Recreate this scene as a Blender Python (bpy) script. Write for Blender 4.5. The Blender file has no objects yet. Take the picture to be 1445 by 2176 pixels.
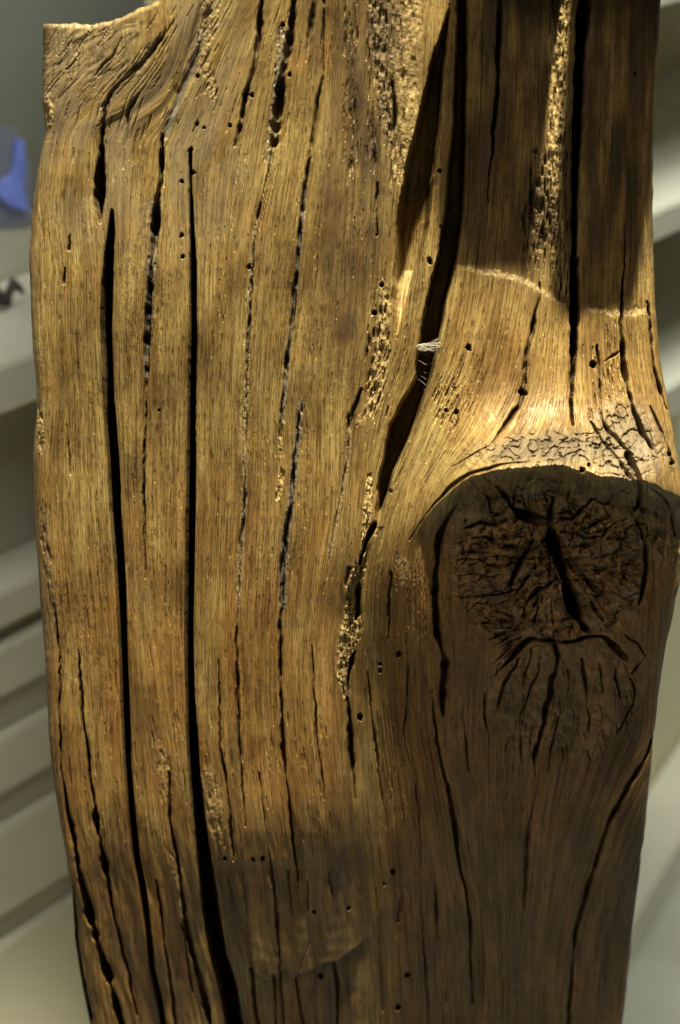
import bpy, math, random
import numpy as np
from mathutils import Vector, Matrix

# ------------------------------------------------------------------ camera, light, exposure
S = bpy.context.scene
W0, H0, FPX = 1445.0, 2176.0, 4610.0
PITCH = math.radians(22.0)
FWD = np.array([0.0, math.cos(PITCH), -math.sin(PITCH)])
UPV = np.array([0.0, math.sin(PITCH), math.cos(PITCH)])
RGT = np.array([1.0, 0.0, 0.0])
CAM = np.array([0.0, 0.0, 1.0]) - FWD * 1.0
PX = 1.0 / FPX                                   # metres per photo pixel on the slab

cd = bpy.data.cameras.new('camera')
cam = bpy.data.objects.new('camera', cd)
S.collection.objects.link(cam)
cam.location = CAM
cam.rotation_euler = (math.pi / 2 - PITCH, 0, 0)
cd.sensor_fit = 'VERTICAL'
cd.sensor_height = 23.6
cd.sensor_width = 15.7
cd.lens = FPX / H0 * 23.6
cd.clip_start = 0.05
cd.clip_end = 60
cd.dof.use_dof = True
cd.dof.focus_distance = 0.985
cd.dof.aperture_fstop = 6.3
S.camera = cam

w = bpy.data.worlds.new('World')
S.world = w
w.use_nodes = True
w.node_tree.nodes['Background'].inputs['Color'].default_value = (0.70, 0.49, 0.29, 1)
w.node_tree.nodes['Background'].inputs['Strength'].default_value = 0.036
S.view_settings.view_transform = 'Standard'
S.view_settings.look = 'None'
S.view_settings.gamma = 1
S.view_settings.exposure = 0.0


def lamp(name, kind, loc, target, energy, color, **kw):
    ld = bpy.data.lights.new(name, kind)
    ld.energy = energy
    ld.color = color
    for k, v in kw.items():
        setattr(ld, k, v)
    o = bpy.data.objects.new(name, ld)
    S.collection.objects.link(o)
    o.location = loc
    d = Vector(target) - Vector(loc)
    o.rotation_euler = d.to_track_quat('-Z', 'Y').to_euler()
    return o


LDIR = Vector((0.07, -0.275, 1.0)).normalized()
LPOS = Vector((0.0, 0.0, 1.02)) + LDIR * 2.5
lamp('display_spotlight', 'SPOT', LPOS, (0.0, -0.02, 1.0), 960, (1.0, 0.87, 0.56),
     spot_size=math.radians(14.5), spot_blend=0.22, shadow_soft_size=0.036)
lamp('fill_light', 'AREA', (-1.4, -1.8, 2.6), (0.0, 0.0, 0.9), 17, (1.0, 0.83, 0.56),  # added fill from the front left that lifts the shaded wood
     shape='RECTANGLE', size=0.9, size_y=0.6)
lamp('shelf_fill', 'AREA', (0.5, 0.55, 2.1), (-0.5, 1.3, 0.55), 14, (0.97, 1.0, 0.85),  # added lamp between slab and shelves, brightens the boards
     shape='RECTANGLE', size=0.9, size_y=0.7)
lamp('floor_fill', 'AREA', (1.6, 1.9, 3.1), (1.1, 2.3, 0.0), 66, (1.0, 0.98, 0.82),  # added unseen lamp that brightens the floor at right
     shape='RECTANGLE', size=1.2, size_y=0.8)

rng = np.random.default_rng(7)
random.seed(7)

# ------------------------------------------------------------------ helpers


def ray(px, py):
    px = np.asarray(px, float)[..., None]
    py = np.asarray(py, float)[..., None]
    return RGT * ((px - W0 / 2) * PX) - UPV * ((py - H0 / 2) * PX) + FWD


def unproject(px, py, h=0.0):
    """point seen at (px, py) of the upright slab whose relief stands h pixels proud"""
    r = ray(px, py)
    t = -CAM[1] / r[..., 1]
    return CAM + r * (t - np.asarray(h, float) * PX)[..., None]


TAB = rng.random((256, 256)).astype(np.float32)


def vnoise(u, v, seed=0):
    u = u + seed * 17.31
    v = v + seed * 9.17
    iu = np.floor(u).astype(np.int32)
    iv = np.floor(v).astype(np.int32)
    fu = (u - iu).astype(np.float32)
    fv = (v - iv).astype(np.float32)
    fu = fu * fu * (3 - 2 * fu)
    fv = fv * fv * (3 - 2 * fv)
    a = TAB[iu & 255, iv & 255]
    b = TAB[(iu + 1) & 255, iv & 255]
    c = TAB[iu & 255, (iv + 1) & 255]
    d = TAB[(iu + 1) & 255, (iv + 1) & 255]
    return (a + (b - a) * fu) * (1 - fv) + (c + (d - c) * fu) * fv - 0.5


def fbm(u, v, n=4, seed=0):
    r = 0
    a = 1.0
    for i in range(n):
        r = r + vnoise(u * 2 ** i, v * 2 ** i, seed + i) * a
        a *= 0.5
    return r


def sstep(a, b, x):
    t = np.clip((x - a) / (b - a), 0, 1)
    return t * t * (3 - 2 * t)


def curve(pts):
    p = np.array(sorted(pts, key=lambda q: q[1]), float)
    return lambda y: np.interp(y, p[:, 1], p[:, 0])


# ------------------------------------------------------------------ outline and grid of the slab
left_pts = [(86, -400), (84, 40), (86, 90), (90, 180), (92, 240), (88, 290), (78, 340), (68, 400), (60, 470), (57, 560),
            (60, 640), (65, 740), (73, 830), (74, 870), (68, 920), (64, 970), (66, 1060), (72, 1160), (80, 1270),
            (88, 1370), (93, 1450), (99, 1560), (112, 1680), (128, 1780), (142, 1860), (150, 1930), (156, 2010),
            (170, 2100), (186, 2176), (205, 2300)]
right_pts = [(1475, -400), (1472, -260), (1468, -150), (1452, -70), (1425, -40), (1408, -10), (1406, 40), (1400, 120), (1396, 190), (1392, 300), (1391, 450),
             (1393, 560), (1397, 660), (1404, 740), (1415, 810), (1428, 880), (1440, 950), (1450, 1020), (1455, 1080),
             (1456, 1160), (1450, 1230), (1434, 1310), (1418, 1380), (1408, 1440), (1400, 1500), (1392, 1570),
             (1384, 1660), (1376, 1740), (1366, 1820), (1358, 1880), (1350, 1950), (1342, 2030), (1334, 2110), (1326, 2176),
             (1316, 2300)]
SP = 1.52
NC = int(1400 / SP)
YB0, YB1 = -60.0, 2215.0
NR = int((YB1 - YB0) / SP)
top_rows = np.linspace(-400, YB0 - 3, 90)
yrow = np.concatenate([top_rows, np.linspace(YB0, YB1, NR)])
NR = len(yrow)
pl = np.array(left_pts, float)
pr = np.array(right_pts, float)


def smooth1(a, k):
    ker = np.hanning(k + 2)[1:-1]
    ker /= ker.sum()
    return np.convolve(np.pad(a, (k // 2, k - 1 - k // 2), mode='edge'), ker, mode='valid')


xl = smooth1(np.interp(yrow, pl[:, 1], pl[:, 0]), 31) + 3.0 * vnoise(yrow / 60, yrow * 0, 3) + 0.7 * vnoise(yrow / 14, yrow * 0, 4)
xr = smooth1(np.interp(yrow, pr[:, 1], pr[:, 0]), 31) + 2.0 * vnoise(yrow / 30, yrow * 0, 5)
# ------------------------------------------------------------------ grain: guide lines that the fibres follow
GUIDES = [
    [(440, -100), (345, 60), (300, 130), (235, 200), (215, 280), (210, 420), (225, 560), (222, 700), (235, 950), (247, 1150), (258, 1300), (268, 1500), (275, 1650), (288, 1820), (308, 1930), (325, 2060), (352, 2200)],
    [(520, -100), (475, 0), (425, 90), (395, 170), (365, 245), (346, 300), (333, 430), (322, 560), (313, 700), (310, 860), (307, 1000), (308, 1150), (314, 1350), (330, 1500), (350, 1620), (368, 1750), (388, 1880), (415, 2050), (440, 2200)],
    [(610, -200), (540, 0), (490, 100), (445, 220), (407, 320), (405, 400), (410, 550), (411, 700), (407, 900), (404, 1100), (400, 1300), (402, 1480), (410, 1620), (421, 1750), (440, 1900), (462, 2030), (500, 2200)],
    [(680, -200), (628, 0), (600, 160), (577, 340), (547, 470), (532, 640), (525, 800), (522, 1000), (512, 1160), (504, 1350), (507, 1530), (516, 1680), (532, 1800), (558, 2000), (575, 2200)],
    [(730, -200), (692, 0), (675, 200), (650, 390), (632, 560), (612, 740), (600, 860), (604, 980), (606, 1100), (600, 1250), (596, 1400), (601, 1580), (614, 1710), (632, 1870), (645, 2020), (650, 2200)],
    [(760, -100), (752, 100), (738, 400), (720, 640), (712, 800), (712, 950), (705, 1100), (685, 1230), (668, 1370), (669, 1500), (684, 1650), (700, 1800), (712, 2000), (718, 2200)],
    [(880, -100), (860, 0), (842, 250), (822, 560), (805, 740), (768, 900), (757, 1050), (745, 1200), (736, 1400), (742, 1560), (752, 1700), (765, 1850), (778, 2000), (785, 2200)],
    [(995, -100), (987, 200), (985, 450), (965, 590), (938, 740), (880, 900), (832, 1020), (800, 1130), (778, 1250), (772, 1500), (795, 1700), (818, 1900), (830, 2200)],
    [(1065, -100), (1058, 200), (1040, 450), (1020, 640), (985, 780), (930, 920), (880, 1040), (845, 1200), (845, 1380), (860, 1540), (875, 1640), (892, 1800), (903, 2000), (915, 2200)],
    [(1160, -100), (1158, 400), (1148, 600), (1130, 715), (1113, 830), (1070, 912), (1000, 975), (950, 1035), (925, 1120), (918, 1250), (920, 1400), (930, 1560), (952, 1690), (972, 1810), (992, 1900), (1002, 2020), (1006, 2200)],
    [(1240, -100), (1224, 400), (1221, 600), (1216, 760), (1214, 900), (1190, 960), (1172, 1060), (1180, 1150), (1205, 1250), (1190, 1380), (1165, 1490), (1142, 1590), (1130, 1700), (1118, 1850), (1110, 2000), (1106, 2200)],
    [(1335, -100), (1328, 400), (1320, 650), (1326, 760), (1346, 870), (1375, 940), (1402, 1050), (1410, 1200), (1400, 1400), (1392, 1560), (1345, 1650), (1300, 1740), (1260, 1855), (1228, 1980), (1212, 2100), (1206, 2200)],
]
GF = [curve(g) for g in GUIDES]
GU = np.array([70.0] + [float(np.mean([f(y) for y in (300, 700, 1700)])) for f in GF] + [1410.0])
cA = curve([(430, -400), (352, 60), (345, 75), (330, 100), (305, 128), (280, 150), (255, 180), (235, 205), (222, 240), (217, 280), (216, 330), (212, 380), (210, 430), (222, 465), (236, 490), (232, 530), (228, 600), (225, 700), (230, 850), (242, 1000), (245, 1088), (254, 1200), (259, 1300), (262, 1400), (266, 1500), (271, 1632), (280, 1732), (289, 1822), (304, 1892), (315, 1982), (323, 2057), (340, 2132), (352, 2300)])
cB = curve([(620, -400), (500, 0), (470, 150), (440, 240), (405, 320), (404, 380), (406, 440), (408, 500), (410, 560), (410, 700), (407, 900), (405, 1088), (403, 1200), (401, 1350), (403, 1450), (408, 1560), (412, 1632), (421, 1732), (433, 1832), (445, 1932), (462, 2032), (483, 2100), (502, 2300)])
# columns of the mesh run along the main fibre lines so that long cracks stay crisp
AN = np.stack([xl, smooth1(cA(yrow), 13), smooth1(cB(yrow), 13)] + [smooth1(GF[i](yrow), 31) for i in (4, 7)] + [xr], 1)
vis = (yrow > 0)
gap = np.diff(AN, axis=1)
wt = 0.5 * gap[vis].max(0) + 0.5 * gap[vis].mean(0)
cum = np.concatenate([[0], np.cumsum(wt)])
cum /= cum[-1]
sc = np.linspace(0, 1, NC)
X = np.empty((NR, NC))
for r in range(NR):
    X[r] = np.interp(sc, cum, AN[r])
Yb = np.repeat(yrow[:, None], NC, 1)
# top edge of the broken corner
tp = np.array([(60, 47), (88, 44), (110, 47), (180, 50), (225, 45), (262, 32), (290, 18), (318, 10), (340, -4), (365, -60), (430, -400), (1700, -400)], float)
ytop = np.interp(X, tp[:, 0], tp[:, 1]) + np.where(X < 350, 5.0 * vnoise(X / 12, X * 0, 9) + 3 * vnoise(X / 4, X * 0, 10), 0)
kk = np.clip((300 - Yb) / 700.0, 0, 1)
Y = np.where(Yb < 300, 300 - kk * (300 - ytop), Yb)
X = X.astype(np.float32)
Y = Y.astype(np.float32)


def win(x0, x1, y0, y1):
    if y0 < 300:
        r0 = 0 if y0 < 20 else int(np.searchsorted(yrow, -400 + (y0 + 0) * 0)) 
        r0 = 0
        # rows right of the corner are unwarped
        if x0 > 440:
            r0 = max(0, int(np.searchsorted(yrow, y0)) - 1)
    else:
        r0 = int(np.searchsorted(yrow, y0)) - 1
    r1 = int(np.searchsorted(yrow, max(y1, -399))) + 2
    r0 = max(0, min(r0, NR - 2))
    r1 = max(r0 + 1, min(r1, NR))
    c0, c1 = NC, 0
    for q in {r0, (r0 + r1) // 2, r1 - 1} | set(range(r0, r1, 24)):
        k0, k1 = np.searchsorted(X[q], (x0, x1))
        c0 = min(c0, k0)
        c1 = max(c1, k1)
    c0 = max(0, c0 - 4)
    c1 = min(NC, c1 + 5)
    if c1 <= c0:
        c0, c1 = 0, 1
    return slice(r0, r1), slice(c0, c1)


GX = np.stack([xl] + [smooth1(f(yrow), 61) for f in GF] + [np.maximum(xr, smooth1(GF[-1](yrow), 61) + 8)], 1)
U = np.empty((NR, NC), np.float32)
for r in range(NR):
    U[r] = np.interp(X[r], GX[r], GU)
kb = np.hanning(9)[1:-1]
kb /= kb.sum()


def blur(a, n=1):
    for _ in range(n):
        b = np.zeros_like(a)
        p = np.pad(a, ((3, 3), (0, 0)), mode='edge')
        for i, k in enumerate(kb):
            b += k * p[i:i + a.shape[0]]
        c = np.zeros_like(a)
        p = np.pad(b, ((0, 0), (3, 3)), mode='edge')
        for i, k in enumerate(kb):
            c += k * p[:, i:i + a.shape[1]]
        a = c
    return a


U = blur(U, 3)
V = Y.copy()


def slope(x, y):
    """dx/dy of the fibre through (x, y)"""
    g = np.array([f(y) for f in GF])
    d = np.array([(f(y + 12) - f(y - 12)) / 24 for f in GF])
    return float(np.interp(x, g, d))


# ------------------------------------------------------------------ broad relief
bx = [0, 200, 450, 700, 800, 880, 950, 1050, 1200, 1320, 1400, 1460, 1620]
BR = [
    (-400, [-3, 0, 3, 0, -10, -15, -10, 60, 60, 60, 60, 60, 60]),
    (-60, [-3, 0, 3, 0, -10, -20, -15, -10, -10, -10, -15, -20, -20]),
    (300, [-3, 0, 3, 0, -6, -16, -17, -14, -13, -13, -18, -26, -26]),
    (400, [-2, 4, 6, 1, -6, -14, -18, -16, -15, -15, -20, -30, -30]),
    (570, [0, 12, 12, 4, -6, -12, -15, -12, -15, -15, -15, -25, -25]),
    (660, [0, 13, 11, 4, -6, -10, 4, 10, 0, 0, 0, -10, -10]),
    (800, [2, 11, 8, 2, -8, 0, 22, 38, 38, 38, 28, 12, 10]),
    (900, [2, 8, 5, 0, -5, 18, 48, 72, 80, 78, 62, 42, 40]),
    (1000, [0, 4, 1, 1, 0, 36, 82, 120, 135, 130, 110, 80, 70]),
    (1100, [-2, 1, 0, 2, 24, 76, 92, 115, 120, 120, 105, 78, 70]),
    (1200, [-4, -1, -2, 1, 34, 74, 76, 98, 106, 104, 84, 56, 50]),
    (1350, [-7, -4, -4, 0, -14, 34, 72, 80, 80, 72, 48, 18, 10]),
    (1500, [-12, -8, -6, -2, -64, -18, 20, 30, 34, 24, -4, -34, -40]),
    (1700, [-18, -14, -10, -6, -118, -88, -60, -46, -42, -50, -72, -96, -100]),
    (1770, [-24, -20, -18, -14, -132, -112, -88, -76, -74, -80, -94, -116, -120]),
    (1900, [-48, -46, -60, -86, -185, -175, -160, -150, -148, -152, -160, -175, -180]),
    (2250, [-160, -168, -220, -262, -335, -335, -335, -330, -330, -330, -335, -340, -345])]
by = [b[0] for b in BR]
bh = np.array([b[1] for b in BR], float)
cols = np.stack([np.interp(yrow, by, bh[:, i]) for i in range(len(bx))], 1)
cols = np.stack([smooth1(cols[:, i], 151) for i in range(len(bx))], 1)
B = np.empty((NR, NC), np.float32)
xx0 = np.array(bx, float)
for r in range(NR):
    B[r] = smooth1(np.interp(X[r], xx0, cols[r]), 45)
B += 17 * sstep(1640, 1850, Y) * (1 - sstep(700, 800, X)) * fbm(U / 34, V / 150, 3, 27)
B += 12 * fbm(U / 120, V / 260, 2, 21) + 5 * vnoise(U / 45, V / 170, 25) + 6 * vnoise(U / 38, V / 600, 26)

# overhanging lip of the knot collar
rimc = np.array([(780, 1270), (850, 1160), (900, 1100), (940, 1058), (1000, 1018), (1060, 1000), (1130, 990), (1180, 986), (1240, 1002),
                 (1310, 1016), (1350, 1020), (1400, 1030), (1460, 1060)], float)
yr_ = np.interp(X, rimc[:, 0], rimc[:, 1]) + 13 * vnoise(X / 48, X * 0, 31) + 5 * vnoise(X / 15, Y / 30, 32) + 3 * vnoise(X / 6, Y / 9, 33)
above = yr_ - Y
amp = 132 * sstep(850, 1030, X) * (1 - 0.45 * sstep(1340, 1450, X))
lip = np.where(above > 0, np.exp(-(np.abs(above) / 72.0) ** 1.5), 1 - sstep(-6, 62, -above))
B += amp * lip
# unseen bulge above the view, added to cast shade on the right column
shade_bulge = sstep(-14, -80, Y) * sstep(972, 1000, X) * (1 - sstep(1432, 1444, X))
light_slot = sstep(1188, 1200, X) * (1 - sstep(1262, 1276, X))  # gap shaped to let a strip of light through
B += shade_bulge * (1 - light_slot) * (176 + 34 * sstep(1235, 1255, X))

D = np.zeros((NR, NC), np.float32)
wear_lit = np.zeros_like(D)     # crumbly yellow, plus light painted on the ledge crest
wear_g = np.zeros_like(D)     # grey weathering
stain_shade = np.zeros_like(D)     # dark stain, plus shade painted into cracks and under the chipped edge


def valley(pts, wl, wr, dep):
    """asymmetric groove that runs down the board"""
    p = np.array(pts, float)
    r, c = win(p[:, 0].min() - 130, p[:, 0].max() + 130, p[0, 1] - 5, p[-1, 1] + 5)
    x = X[r, c]
    y = Y[r, c]
    cx = np.interp(y, p[:, 1], p[:, 0])
    L = np.interp(y, p[:, 1], wl) * (1 + 0.3 * vnoise(y / 30, x * 0, 41))
    R = np.interp(y, p[:, 1], wr)
    d = np.interp(y, p[:, 1], dep, left=0, right=0)
    t = np.where(x < cx, (cx - x) / np.maximum(L, 1), (x - cx) / np.maximum(R, 1))
    D[r, c] -= d * (1 - sstep(0, 1, t))


def trench(Lp_, Rp_, dep, wl_, wr_, sd=0):
    """sunk band between two lines, with its own floor and steep walls"""
    a_, b_ = np.array(Lp_, float), np.array(Rp_, float)
    r, c = win(min(a_[:, 0].min(), b_[:, 0].min()) - 30, max(a_[:, 0].max(), b_[:, 0].max()) + 30, a_[0, 1] - 5, a_[-1, 1] + 5)
    x = X[r, c]
    y = Y[r, c]
    L = np.interp(y, a_[:, 1], a_[:, 0]) + 3.5 * vnoise(y / 26, y * 0, 41 + sd) + 2 * vnoise(y / 8, y * 0, 43 + sd)
    Rr = np.interp(y, b_[:, 1], b_[:, 0]) + 2.5 * vnoise(y / 22, y * 0, 45 + sd)
    dd = np.array(dep, float)
    d = np.interp(y, dd[:, 1], dd[:, 0])
    m_ = np.minimum(sstep(0, 1, (x - L) / wl_ + .3), sstep(0, 1, (Rr - x) / wr_ + .3))
    D[r, c] -= d * m_ * np.clip((Rr - L) / 6.0, 0, 1)


trench([(957, 15), (950, 30), (923, 115), (898, 210), (878, 300), (865, 350), (848, 440), (843, 544), (836, 620), (842, 712)],
       [(958, 15), (952, 60), (943, 150), (933, 280), (920, 380), (910, 475), (893, 544), (873, 620), (846, 712)],
       [(70, 0), (105, 120), (125, 300), (125, 560), (80, 650), (5, 712)], 16, 7)
trench([(974, -400), (973, 100), (962, 300), (948, 450), (932, 544), (908, 640), (893, 720), (884, 800), (830, 900), (810, 1000), (799, 1080), (796, 1130)],
       [(994, -400), (994, 100), (992, 300), (988, 450), (973, 544), (948, 640), (934, 720), (918, 800), (883, 900), (838, 1000), (817, 1080), (802, 1130)],
       [(90, -400), (110, 100), (150, 450), (170, 700), (170, 950), (120, 1060), (20, 1130)], 14, 7, 5)
valley([(800, 1120), (775, 1200), (758, 1280), (748, 1400), (746, 1520), (750, 1640), (757, 1720)], [10, 24, 30, 34, 20, 12, 6], [22, 26, 30, 30, 26, 20, 10], [5, 26, 30, 30, 24, 16, 0])


def cr(x, k=6.0):
    """resampled, jittered polyline from (x, y, half width) control points"""
    p = np.array(x, float)
    seg = np.hypot(np.diff(p[:, 0]), np.diff(p[:, 1]))
    t = np.concatenate([[0], np.cumsum(seg)])
    n = max(2, int(t[-1] / k) + 1)
    q = np.linspace(0, t[-1], n)
    out = np.stack([np.interp(q, t, p[:, i]) for i in range(3)], 1)
    if n > 6:
        for i in (0, 1):
            out[:, i] = smooth1(out[:, i], 3)
    return out, q


def carve(pts, depth=3.0, jag=1.0, maxd=400, edge=1.0, power=2.6, k=6.0):
    o, q = cr(pts, k)
    sd = random.random() * 200
    nx = vnoise(q / 11, q * 0 + sd, 1) * 2.4 * jag + vnoise(q / 40, q * 0 + sd, 2) * 4.0 * jag
    wv = 1 + (0.6 * vnoise(q / 16, q * 0 + sd, 5) + (1.1 * vnoise(q / 45, q * 0 + sd, 6) if jag > .5 else 0)) * min(1, jag)
    o[:, 0] += nx
    o[:, 1] += vnoise(q / 13, q * 0 + sd, 7) * 2.0 * jag
    hw = np.maximum(o[:, 2] * wv, 0.5)
    for i in range(len(o) - 1):
        x0, y0, x1, y1 = o[i, 0], o[i, 1], o[i + 1, 0], o[i + 1, 1]
        pad = max(hw[i], hw[i + 1]) * 1.6 + 3
        r, c = win(min(x0, x1) - pad, max(x0, x1) + pad, min(y0, y1) - pad, max(y0, y1) + pad)
        x = X[r, c]
        y = Y[r, c]
        dx, dy = x1 - x0, y1 - y0
        L2 = dx * dx + dy * dy + 1e-6
        t = np.clip(((x - x0) * dx + (y - y0) * dy) / L2, 0, 1)
        d = np.hypot(x - x0 - t * dx, y - y0 - t * dy)
        h = hw[i] + (hw[i + 1] - hw[i]) * t
        dep = np.minimum(h * depth + 1.4, maxd)
        thin = h.max() < 2.0
        h = np.maximum(h, 1.3)
        pr_ = np.clip(1 - (d / h) ** (1.5 if thin else power), 0, 1)
        sh = edge * np.clip(1 - (d - h) / (0.5 * h + 2.0), 0, 1) ** 2 * np.minimum(h * 0.45, 3.5)   # worn shoulder
        CR[r, c] = np.maximum(CR[r, c], np.maximum(pr_ * dep, sh))


CR = np.zeros_like(D)
# ---- through cracks
carve([(352, 60, 1), (345, 75, 2), (330, 100, 5), (305, 128, 4), (280, 150, 5), (255, 180, 4), (235, 205, 6), (222, 240, 5), (217, 285, 4)], depth=2.6, jag=2.4)
carve([(318, 118, 1), (296, 142, 3), (268, 166, 2), (240, 190, 2), (222, 230, 3), (212, 262, 1)], depth=3, jag=2)
carve([(221, 262, 2), (217, 285, 5), (216, 330, 7), (212, 380, 8.5), (210, 430, 8), (212, 474, 2)], depth=9, jag=1.2)
carve([(238, 446, 3), (236, 490, 7), (232, 530, 9), (228, 600, 12), (225, 700, 12), (230, 850, 12), (242, 1000, 12.5), (245, 1088, 12), (254, 1200, 11), (259, 1300, 10), (262, 1400, 9), (266, 1500, 9), (271, 1632, 8), (280, 1732, 8), (289, 1822, 8), (304, 1892, 8), (315, 1982, 6), (323, 2057, 6), (340, 2132, 6), (352, 2210, 5)], depth=26, jag=0.12, power=5, maxd=270)
carve([(404, 320, 3), (404, 380, 3), (406, 440, 4), (408, 500, 5), (410, 560, 7), (410, 700, 8), (407, 900, 8.5), (405, 1088, 10), (403, 1200, 9.5), (401, 1350, 9), (403, 1450, 9), (408, 1560, 11.5), (412, 1632, 12.5), (421, 1732, 14), (433, 1832, 16), (445, 1932, 19), (462, 2032, 18), (483, 2100, 20), (502, 2210, 18)], depth=26, jag=0.1, power=6, maxd=275)
carve([(1240, -380, 9), (1243, 0, 13), (1234, 100, 12), (1229, 250, 11), (1223, 400, 10), (1221, 560, 9), (1222, 650, 10), (1217, 760, 7), (1214, 850, 5), (1218, 905, 3)], depth=18, jag=0.7, power=4, maxd=230)
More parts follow.
